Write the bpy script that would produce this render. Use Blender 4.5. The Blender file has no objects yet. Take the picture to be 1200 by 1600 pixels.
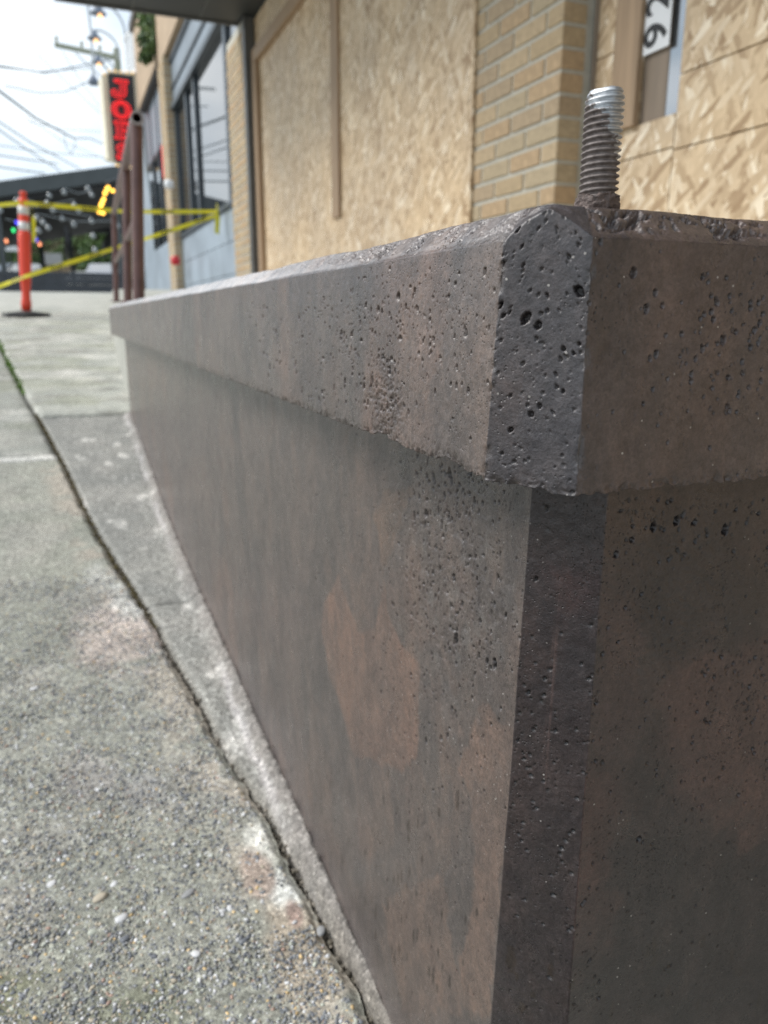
import bpy, bmesh, math, random
import numpy as np
from mathutils import Vector, Matrix

random.seed(7)
SC = bpy.context.scene
COL = SC.collection

# ------------------------------------------------------------------ camera
FPX = 1195.0                                    # focal length in pixels of a 1200 x 1600 picture
R = np.array([[0.9267603, 0.09088849, -0.36449228],
              [-0.3756468, 0.22989584, -0.89779585],
              [0.00219595, 0.96896191, 0.24720031]])   # camera axes in the world; world origin = lens
cam = bpy.data.cameras.new('camera')
camo = bpy.data.objects.new('camera', cam)
COL.objects.link(camo)
camo.matrix_world = Matrix(((R[0][0], R[0][1], R[0][2], 0), (R[1][0], R[1][1], R[1][2], 0),
                            (R[2][0], R[2][1], R[2][2], 0), (0, 0, 0, 1)))
cam.sensor_fit = 'VERTICAL'
cam.sensor_height = 24.0
cam.sensor_width = 18.0
cam.lens = 24.0 * FPX / 1600.0
cam.clip_start = 0.01
cam.clip_end = 2000
cam.dof.use_dof = True
cam.dof.focus_distance = 0.378
cam.dof.aperture_fstop = 6.8
cam.dof.aperture_blades = 0
SC.camera = camo

# ------------------------------------------------------------------ sky and sun (bright overcast, light from the street side)
SUN_EL, SUN_AZ = math.radians(44), math.radians(-66)      # azimuth measured from +Y towards +X
w = bpy.data.worlds.new('World')
SC.world = w
w.use_nodes = True
nt = w.node_tree
nt.nodes.clear()
N = nt.nodes.new
out = N('ShaderNodeOutputWorld'); bg = N('ShaderNodeBackground')
sky = N('ShaderNodeTexSky'); sky.sky_type = 'NISHITA'; sky.sun_disc = False
sky.sun_elevation = SUN_EL; sky.sun_rotation = SUN_AZ
sky.air_density = 1.0; sky.dust_density = 2.0
tc = N('ShaderNodeTexCoord'); mp = N('ShaderNodeMapping'); mp.inputs['Scale'].default_value = (1.0, 1.0, 2.4)
no = N('ShaderNodeTexNoise'); no.inputs['Scale'].default_value = 3.2; no.inputs['Detail'].default_value = 7; no.inputs['Roughness'].default_value = 0.55
rp = N('ShaderNodeValToRGB')
rp.color_ramp.elements[0].position = 0.36; rp.color_ramp.elements[0].color = (0.62, 0.62, 0.62, 1)
rp.color_ramp.elements[1].position = 0.58; rp.color_ramp.elements[1].color = (1, 1, 1, 1)
no2 = N('ShaderNodeTexNoise'); no2.inputs['Scale'].default_value = 2.1; no2.inputs['Detail'].default_value = 5
rp2 = N('ShaderNodeValToRGB')
rp2.color_ramp.elements[0].position = 0.38; rp2.color_ramp.elements[0].color = (3.8, 4.9, 6.0, 1)
rp2.color_ramp.elements[1].position = 0.62; rp2.color_ramp.elements[1].color = (8.8, 9.2, 9.5, 1)
mx = N('ShaderNodeMix'); mx.data_type = 'RGBA'
L = nt.links.new
L(tc.outputs['Generated'], mp.inputs['Vector']); L(mp.outputs['Vector'], no.inputs['Vector']); L(mp.outputs['Vector'], no2.inputs['Vector'])
L(no.outputs['Fac'], rp.inputs['Fac']); L(no2.outputs['Fac'], rp2.inputs['Fac'])
L(rp.outputs['Color'], mx.inputs['Factor']); L(sky.outputs['Color'], mx.inputs['A']); L(rp2.outputs['Color'], mx.inputs['B'])
L(mx.outputs['Result'], bg.inputs['Color']); bg.inputs['Strength'].default_value = 0.075
L(bg.outputs['Background'], out.inputs['Surface'])
sl = bpy.data.lights.new('sun', 'SUN'); sl.energy = 1.5; sl.angle = math.radians(26); sl.color = (1.0, 0.965, 0.92)
so = bpy.data.objects.new('sun', sl); COL.objects.link(so)
sd = Vector((math.sin(SUN_AZ) * math.cos(SUN_EL), math.cos(SUN_AZ) * math.cos(SUN_EL), math.sin(SUN_EL)))
so.rotation_euler = sd.to_track_quat('Z', 'Y').to_euler(); so.location = (-4, 2, 8)
SC.view_settings.view_transform = 'Standard'
SC.view_settings.look = 'None'
SC.view_settings.exposure = 1.12
SC.view_settings.gamma = 1.0
SC.view_settings.use_curve_mapping = False
SC.render.engine = 'CYCLES'
SC.cycles.use_denoising = True
SC.cycles.denoising_prefilter = 'NONE'        # keeps the fine grain of the concrete
SC.cycles.max_bounces = 6
SC.cycles.sample_clamp_indirect = 6.0


# ------------------------------------------------------------------ measuring helpers
def ray(px, py):
    return R @ np.array([px - 600.0, -(py - 800.0), -FPX]) / FPX


def onx(px, py, x):
    r = ray(px, py); return r * (x / r[0])


def ony(px, py, y):
    r = ray(px, py); return r * (y / r[1])


KY = [-40, -3, 0, .53, .77, 1.19, 1.785, 2.2, 2.64, 3.25, 4.5, 7.8, 13, 20, 30, 60, 400]
KZ = [-1.5, -.75, -.655, -.627, -.611, -.593, -.568, -.53, -.46, -.395, -.29, -.005, .34, .58, .80, 1.1, 3.0]


def prof(y):                                    # the pavement climbs away from the camera
    return np.interp(y, KY, KZ)


# ------------------------------------------------------------------ noise
def _h(ix, iy, iz, seed):
    n = (ix.astype(np.int64) * 374761393 + iy.astype(np.int64) * 668265263 + iz.astype(np.int64) * 2147483647 + seed * 974711) & 0xffffffff
    n = ((n ^ (n >> 13)) * 1274126177) & 0xffffffff
    return ((n ^ (n >> 16)) & 0xffff) / 65535.0


def vn(x, y, z=None, seed=0):
    x = np.asarray(x, float); y = np.asarray(y, float); x, y = np.broadcast_arrays(x, y)
    z = np.zeros_like(x) if z is None else np.broadcast_to(np.asarray(z, float), x.shape)
    fx, fy, fz = np.floor(x), np.floor(y), np.floor(z)
    u, v, t = x - fx, y - fy, z - fz
    u = u * u * (3 - 2 * u); v = v * v * (3 - 2 * v); t = t * t * (3 - 2 * t)
    r = 0
    for a in (0, 1):
        for b in (0, 1):
            for c in (0, 1):
                r = r + _h(fx + a, fy + b, fz + c, seed) * (u if a else 1 - u) * (v if b else 1 - v) * (t if c else 1 - t)
    return r * 2 - 1


def fbm(x, y, z=None, seed=0, octv=4, gain=.5):
    a, s, r = 1.0, 0.0, 0.0
    for o in range(octv):
        k = 2.03 ** o
        r = r + a * vn(x * k, y * k, None if z is None else z * k, seed + o * 17); s += a; a *= gain
    return r / s


def sstep(a, b, x):
    t = np.clip((x - a) / (b - a), 0, 1); return t * t * (3 - 2 * t)


# ------------------------------------------------------------------ object helpers
ORG = {}


def thing(name, label, cat, base, group=None, kind=None):
    o = bpy.data.objects.new(name, None); COL.objects.link(o)
    o.empty_display_size = .05
    o.location = base; ORG[o.name] = Vector(base)
    tag(o, label, cat, group, kind); return o


def tag(o, label=None, cat=None, group=None, kind=None):
    if label: o['label'] = label
    if cat: o['category'] = cat
    if group: o['group'] = group
    if kind: o['kind'] = kind
    return o


def link(name, me, mat, parent=None, base=None, smooth=False):
    """me holds world coordinates; the object gets its origin at base (or its parent's origin)"""
    o = bpy.data.objects.new(name, me); COL.objects.link(o)
    if mat is not None and not me.materials: me.materials.append(mat)
    org = Vector(base) if base is not None else (ORG[parent.name] if parent else Vector((0, 0, 0)))
    if org.length: me.transform(Matrix.Translation(-org))
    ORG[o.name] = org
    if parent:
        o.parent = parent; o.location = org - ORG[parent.name]
    else:
        o.location = org
    if smooth:
        me.polygons.foreach_set('use_smooth', [True] * len(me.polygons))
    return o


class MB:
    def __init__(s): s.v = []; s.f = []

    def add(s, vs, fs):
        k = len(s.v); s.v += [tuple(map(float, p)) for p in vs]; s.f += [tuple(i + k for i in f) for f in fs]; return s

    def box(s, x0, x1, y0, y1, z0, z1):
        return s.add([(x0, y0, z0), (x1, y0, z0), (x1, y1, z0), (x0, y1, z0), (x0, y0, z1), (x1, y0, z1), (x1, y1, z1), (x0, y1, z1)],
                     [(0, 3, 2, 1), (4, 5, 6, 7), (0, 1, 5, 4), (1, 2, 6, 5), (2, 3, 7, 6), (3, 0, 4, 7)])

    def hexa(s, p):                             # eight corners, bottom ring then top ring
        return s.add(p, [(0, 3, 2, 1), (4, 5, 6, 7), (0, 1, 5, 4), (1, 2, 6, 5), (2, 3, 7, 6), (3, 0, 4, 7)])

    def bar(s, a, b, wd, hg, up=(0, 0, 1)):     # a squared bar from a to b
        a, b = Vector(a), Vector(b); d = (b - a).normalized(); u = Vector(up)
        r = d.cross(u)
        if r.length < 1e-4: r = d.cross(Vector((1, 0, 0)))
        r.normalize(); u = r.cross(d).normalized(); r *= wd / 2; u *= hg / 2
        return s.hexa([a - r - u, a + r - u, b + r - u, b - r - u, a - r + u, a + r + u, b + r + u, b - r + u])

    def tube(s, pts, rad, n=10, caps=True):
        pts = [Vector(p) for p in pts]; rr = rad if isinstance(rad, (list, tuple)) else [rad] * len(pts)
        k = len(s.v); prev = None
        for i, p in enumerate(pts):
            d = (pts[min(i + 1, len(pts) - 1)] - pts[max(i - 1, 0)]).normalized()
            if prev is None:
                a = d.orthogonal().normalized()
            else:
                a = prev - d * prev.dot(d)
                a = a.normalized() if a.length > 1e-6 else d.orthogonal().normalized()
            prev = a; b = d.cross(a)
            for j in range(n):
                t = 2 * math.pi * j / n; q = p + (a * math.cos(t) + b * math.sin(t)) * rr[i]
                s.v.append(tuple(q))
        for i in range(len(pts) - 1):
            for j in range(n):
                s.f.append((k + i * n + j, k + i * n + (j + 1) % n, k + (i + 1) * n + (j + 1) % n, k + (i + 1) * n + j))
        if caps:
            s.f.append(tuple(k + j for j in reversed(range(n)))); e = k + (len(pts) - 1) * n; s.f.append(tuple(e + j for j in range(n)))
        return s

    def lathe(s, prof_, c=(0, 0, 0), n=20):     # (r, z) pairs about a vertical axis
        k = len(s.v); m = len(prof_)
        for r_, z_ in prof_:
            for j in range(n):
                t = 2 * math.pi * j / n; s.v.append((c[0] + r_ * math.cos(t), c[1] + r_ * math.sin(t), c[2] + z_))
        for i in range(m - 1):
            for j in range(n):
                s.f.append((k + i * n + j, k + i * n + (j + 1) % n, k + (i + 1) * n + (j + 1) % n, k + (i + 1) * n + j))
        s.f.append(tuple(k + j for j in reversed(range(n)))); s.f.append(tuple(k + (m - 1) * n + j for j in range(n)))
        return s

    def prism(s, poly, fn, t):                  # polygon (u, v) extruded by t; fn(u, v, t) -> world
        k = len(s.v); n = len(poly)
        s.v += [tuple(fn(u, v, 0)) for u, v in poly] + [tuple(fn(u, v, t)) for u, v in poly]
        s.f.append(tuple(k + i for i in range(n))); s.f.append(tuple(k + n + i for i in reversed(range(n))))
        for i in range(n): s.f.append((k + (i + 1) % n, k + i, k + n + i, k + n + (i + 1) % n))
        return s

    def mesh(s, name='mesh'):
        me = bpy.data.meshes.new(name); me.from_pydata(s.v, [], s.f); me.validate()
        bm = bmesh.new(); bm.from_mesh(me); bmesh.ops.recalc_face_normals(bm, faces=bm.faces); bm.to_mesh(me); bm.free()
        return me

    def build(s, name, mat, parent=None, base=None, smooth=False, bevel=0.0, seg=2):
        o = link(name, s.mesh(name), mat, parent, base, smooth)
        if bevel:
            m = o.modifiers.new('bevel', 'BEVEL'); m.width = bevel; m.segments = seg; m.limit_method = 'ANGLE'; m.angle_limit = .7
        return o


def grid_mesh(name, P, col=None, flip=False):
    """P: (rows, cols, 3) array -> mesh with smooth faces and optional point colours"""
    r, c = P.shape[:2]
    me = bpy.data.meshes.new(name)
    me.vertices.add(r * c); me.vertices.foreach_set('co', P.reshape(-1).astype(np.float32))
    i = np.arange(r * c).reshape(r, c)
    q = np.stack([i[:-1, :-1], i[:-1, 1:], i[1:, 1:], i[1:, :-1]], -1).reshape(-1, 4)
    if flip: q = q[:, ::-1]
    n = len(q)
    me.loops.add(n * 4); me.loops.foreach_set('vertex_index', q.reshape(-1).astype(np.int32))
    me.polygons.add(n); me.polygons.foreach_set('loop_start', (np.arange(n) * 4).astype(np.int32))
    me.polygons.foreach_set('use_smooth', np.ones(n, bool))
    me.update(calc_edges=True)
    if col is not None:
        a = me.color_attributes.new('tone', 'FLOAT_COLOR', 'POINT')
        cc = np.ones((r * c, 4), np.float32); cc[:, :3] = col.reshape(-1, 3); a.data.foreach_set('color', cc.reshape(-1))
    return me


def tri_mesh(name, V, F, colv=None, smooth=True):
    me = bpy.data.meshes.new(name)
    me.vertices.add(len(V)); me.vertices.foreach_set('co', V.reshape(-1).astype(np.float32))
    k = F.shape[1]; n = len(F)
    me.loops.add(n * k); me.loops.foreach_set('vertex_index', F.reshape(-1).astype(np.int32))
    me.polygons.add(n); me.polygons.foreach_set('loop_start', (np.arange(n) * k).astype(np.int32))
    me.polygons.foreach_set('use_smooth', np.full(n, smooth, bool)); me.update(calc_edges=True)
    if colv is not None:
        a = me.color_attributes.new('tone', 'FLOAT_COLOR', 'POINT')
        cc = np.ones((len(V), 4), np.float32); cc[:, :3] = colv; a.data.foreach_set('color', cc.reshape(-1))
    return me


# ------------------------------------------------------------------ materials
def rgb(c): return (c[0], c[1], c[2], 1)


class Mat:
    def __init__(s, name):
        s.m = bpy.data.materials.new(name); s.m.use_nodes = True; s.t = s.m.node_tree; s.b = s.t.nodes['Principled BSDF']
        s.co = s.n('ShaderNodeTexCoord').outputs['Object']

    def n(s, k, **kw):
        o = s.t.nodes.new(k)
        for a, v in kw.items():
            if hasattr(o, a): setattr(o, a, v)
        return o

    def l(s, a, b): s.t.links.new(a, b)

    def map(s, scale=(1, 1, 1), rot=(0, 0, 0), loc=(0, 0, 0), src=None):
        o = s.n('ShaderNodeMapping'); o.inputs['Scale'].default_value = scale; o.inputs['Rotation'].default_value = rot
        o.inputs['Location'].default_value = loc; s.l(src or s.co, o.inputs['Vector']); return o.outputs['Vector']

    def noise(s, scale, detail=4, rough=.55, vec=None, dist=0):
        o = s.n('ShaderNodeTexNoise'); o.inputs['Scale'].default_value = scale; o.inputs['Detail'].default_value = detail
        o.inputs['Roughness'].default_value = rough; o.inputs['Distortion'].default_value = dist
        s.l(vec or s.co, o.inputs['Vector']); return o.outputs['Fac']

    def vor(s, scale, vec=None, feat='F1', out='Distance', rnd=1.0):
        o = s.n('ShaderNodeTexVoronoi'); o.feature = feat; o.inputs['Scale'].default_value = scale
        o.inputs['Randomness'].default_value = rnd
        s.l(vec or s.co, o.inputs['Vector']); return o.outputs[out]

    def ramp(s, fac, stops):
        o = s.n('ShaderNodeValToRGB'); e = o.color_ramp.elements
        while len(e) < len(stops): e.new(.5)
        for i, (p, c) in enumerate(stops):
            e[i].position = p; e[i].color = rgb(c) if not isinstance(c, (int, float)) else (c, c, c, 1)
        s.l(fac, o.inputs['Fac']); return o.outputs['Color']

    def mix(s, fac, a, b, mode='MIX'):
        o = s.n('ShaderNodeMix'); o.data_type = 'RGBA'; o.blend_type = mode
        for k, v in (('Factor', fac), ('A', a), ('B', b)):
            i = o.inputs[k]
            if k != 'Factor':
                i = [x for x in o.inputs if x.name == k and x.type == 'RGBA'][0]
            if isinstance(v, (int, float)): i.default_value = v
            elif isinstance(v, tuple): i.default_value = rgb(v)
            else: s.l(v, i)
        return [x for x in o.outputs if x.type == 'RGBA'][0]

    def math(s, op, a, b=None):
        o = s.n('ShaderNodeMath'); o.operation = op
        for i, v in enumerate((a, b)):
            if v is None: continue
            if isinstance(v, (int, float)): o.inputs[i].default_value = v
            else: s.l(v, o.inputs[i])
        return o.outputs[0]

    def attr(s, name='tone'):
        o = s.n('ShaderNodeAttribute'); o.attribute_name = name; return o.outputs['Color']

    def bump(s, h, strength=.4, dist=.002):
        o = s.n('ShaderNodeBump'); o.inputs['Strength'].default_value = strength; o.inputs['Distance'].default_value = dist
        s.l(h, o.inputs['Height'])
        if s.b.inputs['Normal'].links: s.l(s.b.inputs['Normal'].links[0].from_socket, o.inputs['Normal'])
        s.l(o.outputs['Normal'], s.b.inputs['Normal']); return s

    def set(s, **kw):
        for k, v in kw.items():
            i = s.b.inputs[{'col': 'Base Color', 'rough': 'Roughness', 'metal': 'Metallic', 'spec': 'Specular IOR Level',
                            'emit': 'Emission Color', 'es': 'Emission Strength', 'trans': 'Transmission Weight', 'ior': 'IOR', 'coat': 'Coat Weight', 'coatr': 'Coat Roughness'}[k]]
            if isinstance(v, tuple): i.default_value = rgb(v)
            elif isinstance(v, (int, float)): i.default_value = v
            else: s.l(v, i)
        return s


def simple(name, c, rough=.6, var=.18, scale=6.0, bump=.0, bs=60, metal=0, spec=.5, bd=.002):
    k = Mat(name); f = k.noise(scale, 5, .6)
    lo = tuple(x * (1 - var) for x in c); hi = tuple(min(1, x * (1 + var)) for x in c)
    k.set(col=k.ramp(f, [(.3, lo), (.7, hi)]), rough=rough, metal=metal, spec=spec)
    if bump: k.bump(k.noise(bs, 4), bump, bd)
    return k.m


def glow(name, c, s):
    k = Mat(name); k.set(col=tuple(x * .5 for x in c), emit=c, es=s, rough=.4); return k.m


# stained, sealed concrete of the planter: colour of the stain comes from the mesh, grain and pin holes from the shader
k = Mat('stained_concrete')
base = k.attr()
g = k.noise(260, 5, .6)
c1 = k.mix(1.0, base, k.ramp(g, [(.28, .72), (.72, 1.26)]), 'MULTIPLY')
g5 = k.noise(620, 4, .7); c1 = k.mix(1.0, c1, k.ramp(g5, [(.3, .74), (.5, 1.0), (.7, 1.3)]), 'MULTIPLY')
st = k.noise(1.0, 5, .6, k.map((26, 26, 5)))
c2 = k.mix(.4, c1, k.ramp(st, [(.3, (.80, .82, .86)), (.7, (1.22, 1.14, 1.08))]), 'MULTIPLY')
mo = k.noise(55, 9, .72, k.map((1, 1, .7)), .6)
c2 = k.mix(.9, c2, k.ramp(mo, [(.32, (.66, .66, .69)), (.5, (1.0, .98, .97)), (.68, (1.34, 1.24, 1.17))]), 'MULTIPLY')
mo2 = k.noise(14, 6, .65, k.map((1, 1, .55), loc=(3, 1, 7)), 1.2)
c2 = k.mix(.8, c2, k.ramp(mo2, [(.36, (.74, .75, .77)), (.5, (1, 1, 1)), (.64, (1.20, 1.10, 1.03))]), 'MULTIPLY')
vd = k.vor(330); vc = k.vor(330, out='Color')
sep = k.n('ShaderNodeSeparateColor'); k.l(vc, sep.inputs[0])
speck = k.math('MULTIPLY', k.math('LESS_THAN', vd, .17), k.math('GREATER_THAN', sep.outputs[0], .958))
c3 = k.mix(k.math('MULTIPLY', speck, k.ramp(k.noise(9, 3), [(.4, 0.0), (.6, 1.0)])), c2, (.42, .39, .36))
pinc = k.ramp(k.vor(420), [(.08, .32), (.26, 1.0)]); pmc = k.ramp(k.noise(17, 3), [(.47, 0.0), (.62, 1.0)])
c3 = k.mix(pmc, c3, k.mix(1.0, c3, pinc, 'MULTIPLY'))
k.set(col=c3, spec=.6)
k.set(rough=k.ramp(k.noise(38, 4), [(.3, .24), (.7, .40)]), coat=.12, coatr=.2)
pin = k.ramp(k.vor(420), [(.0, 0.0), (.26, 1.0)])
pm = k.ramp(k.noise(17, 3), [(.47, 0.0), (.62, 1.0)])
k.bump(k.mix(pm, (1, 1, 1), pin), .7, .0013)
k.bump(k.noise(900, 4, .7), .4, .0008)
k.bump(k.noise(120, 6, .68), .35, .0018)
M_CONC = k.m

k = Mat('galvanised_thread')
zc = k.n('ShaderNodeSeparateXYZ'); k.l(k.co, zc.inputs[0])
paint = k.math('ADD', k.math('MULTIPLY', zc.outputs[2], -26.0), k.math('ADD', k.math('MULTIPLY', zc.outputs[0], -60.0), .95))
paint = k.math('ADD', paint, k.math('MULTIPLY', k.noise(230, 4), .95))
pf = k.ramp(paint, [(.50, 0.0), (.56, 1.0)])
zin = k.ramp(k.noise(300, 4), [(.3, (.42, .44, .46)), (.7, (.62, .64, .66))])
brn = k.ramp(k.noise(400, 4), [(.3, (.105, .086, .079)), (.7, (.235, .203, .190))])
k.set(col=k.mix(pf, zin, brn), metal=k.math('MULTIPLY', k.math('SUBTRACT', 1.0, pf), .75), rough=k.mix(pf, (.42, .42, .42), (.6, .6, .6)))
k.bump(k.noise(1100, 4, .7), .35, .0005)
M_BOLT = k.m
M_GROUT = simple('stained_grout', (.115, .085, .075), .62, .45, 500, .9, 700, bd=.0012)

k = Mat('pavement_concrete')
base = k.attr(); g = k.noise(420, 4, .65)
c1 = k.mix(1.0, base, k.ramp(g, [(.3, .66), (.7, 1.34)]), 'MULTIPLY')
vg = k.n('ShaderNodeSeparateColor'); k.l(k.vor(300, out='Color'), vg.inputs[0])
c1 = k.mix(.85, c1, k.ramp(vg.outputs[0], [(0, .62), (.5, .98), (.86, 1.12), (1, 1.75)]), 'MULTIPLY')
vg2 = k.n('ShaderNodeSeparateColor'); k.l(k.vor(150, out='Color'), vg2.inputs[0])
c1 = k.mix(.7, c1, k.ramp(vg2.outputs[1], [(0, .7), (.6, 1.0), (1, 1.35)]), 'MULTIPLY')
bl = k.noise(7, 5, .6); c1 = k.mix(.9, c1, k.ramp(bl, [(.3, (.8, .81, .8)), (.7, (1.16, 1.14, 1.1))]), 'MULTIPLY')
k.set(col=c1, rough=.82, spec=.3); k.bump(k.noise(350, 5, .7), .8, .0022)
M_PAVE = k.m

k = Mat('far_pavement')
g = k.noise(1.3, 6, .65, k.map((1.2, .7, 1))); f2 = k.noise(160, 3, .7); f3 = k.noise(9, 4, .6, k.map((.7, 2.6, 1)))
c1 = k.ramp(g, [(.3, (.33, .335, .305)), (.7, (.50, .495, .455))])
c1 = k.mix(.8, c1, k.ramp(f3, [(.35, (.78, .79, .78)), (.7, (1.22, 1.19, 1.14))]), 'MULTIPLY')
c1 = k.mix(1.0, c1, k.ramp(f2, [(.3, .8), (.7, 1.2)]), 'MULTIPLY')
k.set(col=c1, rough=.85, spec=.3); k.bump(f2, .5, .004)
M_FAR = k.m

k = Mat('pebble'); k.set(col=k.mix(1.0, k.attr(), k.ramp(k.noise(300, 3), [(.3, .8), (.7, 1.2)]), 'MULTIPLY'), rough=.6, spec=.4); M_PEB = k.m
M_DIRT = simple('joint_dirt', (.045, .038, .028), .95, .5, 90, .9, 160, bd=.006)
M_MOSS = simple('moss', (.13, .105, .045), .9, .5, 120)
M_GRASS = simple('weed_green', (.11, .2, .03), .7, .3, 60)
M_ASPH = simple('asphalt', (.055, .055, .055), .85, .3, 3, .5, 80)

# strand board: overlapping long flakes at several angles
def strand(name, dark=1.0):
    k = Mat(name)
    rc = []
    for i, (ang, sx, sz, off) in enumerate(((.05, 58, 12, 0), (-.4, 50, 11, 3.1), (.5, 58, 13, 7.7), (-.95, 62, 16, 11.2))):
        v = k.map((1, 1, 1), (ang, 0, 0), (off, off * .7, off * .3))
        o = k.n('ShaderNodeMapping'); o.inputs['Scale'].default_value = (3, sx, sz); k.l(v, o.inputs['Vector'])
        wob = k.n('ShaderNodeTexNoise'); wob.inputs['Scale'].default_value = 30; k.l(k.co, wob.inputs['Vector'])
        ad = k.n('ShaderNodeMix'); ad.data_type = 'RGBA'; ad.blend_type = 'LINEAR_LIGHT'
        ad.inputs['Factor'].default_value = .2
        aa = [x for x in ad.inputs if x.name == 'A' and x.type == 'RGBA'][0]; bb = [x for x in ad.inputs if x.name == 'B' and x.type == 'RGBA'][0]
        k.l(o.outputs['Vector'], aa); k.l(wob.outputs['Color'], bb)
        vec = [x for x in ad.outputs if x.type == 'RGBA'][0]
        vo = k.n('ShaderNodeTexVoronoi'); vo.inputs['Scale'].default_value = 1.0; k.l(vec, vo.inputs['Vector'])
        sp = k.n('ShaderNodeSeparateColor'); k.l(vo.outputs['Color'], sp.inputs[0]); rc.append((sp.outputs[0], sp.outputs[1], vo.outputs['Distance']))
    pal = [(.0, (.34, .235, .14)), (.3, (.50, .38, .25)), (.7, (.62, .49, .335)), (.9, (.67, .565, .425)), (1.0, (.80, .71, .57))]
    col = k.ramp(rc[0][0], pal)
    for i in (1, 2, 3):
        col = k.mix(k.math('GREATER_THAN', rc[i][1], .58), col, k.ramp(rc[i][0], pal))
    grain = k.noise(1.0, 4, .6, k.map((60, 420, 40)))
    col = k.mix(.7, col, k.ramp(grain, [(.3, (.84, .82, .8)), (.7, (1.14, 1.14, 1.14))]), 'MULTIPLY')
    wea = k.noise(1.6, 4, .6)
    col = k.mix(.55, col, k.ramp(wea, [(.35, (.86, .85, .85)), (.65, (1.16, 1.10, .98))]), 'MULTIPLY')
    k.set(col=col, rough=.6, spec=.35)
    k.bump(rc[1][2], .25, .001)
    return k.m


M_OSB = strand('strand_board')
def wood(name, c):
    k = Mat(name); g = k.noise(1.0, 5, .6, k.map((40, 40, 2.2)))
    k.set(col=k.ramp(g, [(.25, tuple(x * .72 for x in c)), (.75, tuple(x * 1.22 for x in c))]), rough=.65, spec=.3); return k.m


M_WOOD = wood('raw_lumber', (.36, .255, .165))
M_BROWN_STRIP = wood('brown_strip', (.24, .19, .145))

def brickmat(i, c):
    k = Mat('tan_brick'); g = k.noise(40, 5, .65, k.map((1, 1, 1.5), loc=(i, 0, 0))); f = k.noise(1.0, 4, .6, k.map((260, 260, 20)))
    col = k.ramp(g, [(.25, tuple(x * .78 for x in c)), (.75, tuple(x * 1.18 for x in c))])
    col = k.mix(.5, col, k.ramp(f, [(.35, .82), (.65, 1.14)]), 'MULTIPLY')
    k.set(col=col, rough=.8, spec=.25); k.bump(f, .35, .002); return k.m


M_BRICK = [brickmat(i, c) for i, c in enumerate([(.42, .32, .20), (.45, .345, .22), (.385, .295, .195), (.43, .31, .19), (.405, .325, .215)])]
M_MORT = simple('mortar', (.45, .435, .375), .9, .12, 30, .5, 300)
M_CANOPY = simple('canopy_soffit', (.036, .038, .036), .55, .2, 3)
M_CTRIM = simple('canopy_trim', (.10, .10, .095), .5, .2, 5)
M_STEEL = simple('blue_grey_steel', (.27, .32, .37), .45, .22, 2.2, spec=.5)
M_TRANSOM = simple('transom_panel', (.20, .235, .27), .45, .15, 2)
M_FRAME = simple('dark_window_frame', (.035, .045, .055), .4, .2, 4)
k = Mat('shop_glass'); k.set(col=(.02, .024, .028), rough=.03, spec=1.0, ior=2.7); k.bump(k.noise(3, 2), .02, .01); M_GLASS = k.m
M_TAN = simple('tan_render', (.40, .30, .205), .85, .15, 2.5, .4, 30)
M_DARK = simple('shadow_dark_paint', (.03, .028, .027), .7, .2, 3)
M_PIPE = simple('brown_painted_pipe', (.115, .055, .047), .42, .3, 14, .2, 160)
M_RUST = simple('worn_pipe_rim', (.34, .30, .29), .5, .25, 50)
M_ORANGE = simple('orange_plastic', (.74, .062, .028), .42, .08, 6)
M_REFL = simple('reflective_band', (.66, .66, .66), .3, .1, 20)
M_RUBBER = simple('black_rubber', (.022, .022, .022), .75, .2, 10)
M_TAPE = simple('caution_tape_yellow', (.80, .72, .035), .38, .1, 3)
M_BLACK = simple('black_print', (.012, .012, .012), .5, .1, 5)
M_WHITE = simple('white_paint', (.72, .73, .74), .5, .08, 5)
M_CREAM = simple('cream_enamel', (.74, .68, .52), .4, .12, 6)
M_SIGNBLK = simple('sign_charcoal', (.035, .038, .042), .5, .2, 4)
M_NEON = glow('neon_red', (1.0, .03, .035), .7)
M_LETTER = simple('red_letter', (.55, .02, .03), .4, .1, 6)
M_AMBER = glow('amber_bulb', (1.0, .50, .06), 2.2)
M_SIGNB = glow('sign_bulb', (1.0, .62, .2), .55)
M_WARM = glow('lamp_filament', (1.0, .55, .25), 1.1)
M_BLUEB = glow('blue_bulb', (.06, .05, 1.0), .8)
M_GREENB = glow('green_bulb', (.03, .75, .2), 1.0)
M_ORB = glow('orange_bulb', (1.0, .34, .16), .9)
k = Mat('clear_bulb'); k.set(col=(.20, .22, .23), rough=.08, spec=.9); M_CLEAR = k.m
M_POLE = simple('weathered_pole', (.27, .285, .22), .85, .2, 8)
M_WIRE = simple('wire_sheath', (.22, .245, .26), .7, .1, 8)
M_LAMPH = simple('lamp_enamel', (.14, .17, .22), .4, .15, 8)
M_ARMG = simple('lamp_arm_grey', (.42, .45, .47), .45, .1, 8)
M_BARK = simple('bark', (.09, .07, .05), .9, .3, 12)
M_LEAF = [simple('leaf_green', c, .6, .3, 2) for c in ((.08, .14, .04), (.13, .20, .06), (.045, .085, .028), (.15, .18, .08))]
M_ROOFG = simple('pavilion_steel', (.052, .062, .066), .55, .15, 2)
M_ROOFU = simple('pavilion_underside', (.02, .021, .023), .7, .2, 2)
M_LOWW = simple('dark_boards', (.045, .05, .058), .65, .2, 3)
M_REDSIGN = glow('red_window_sign', (.9, .04, .05), .45)


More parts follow.
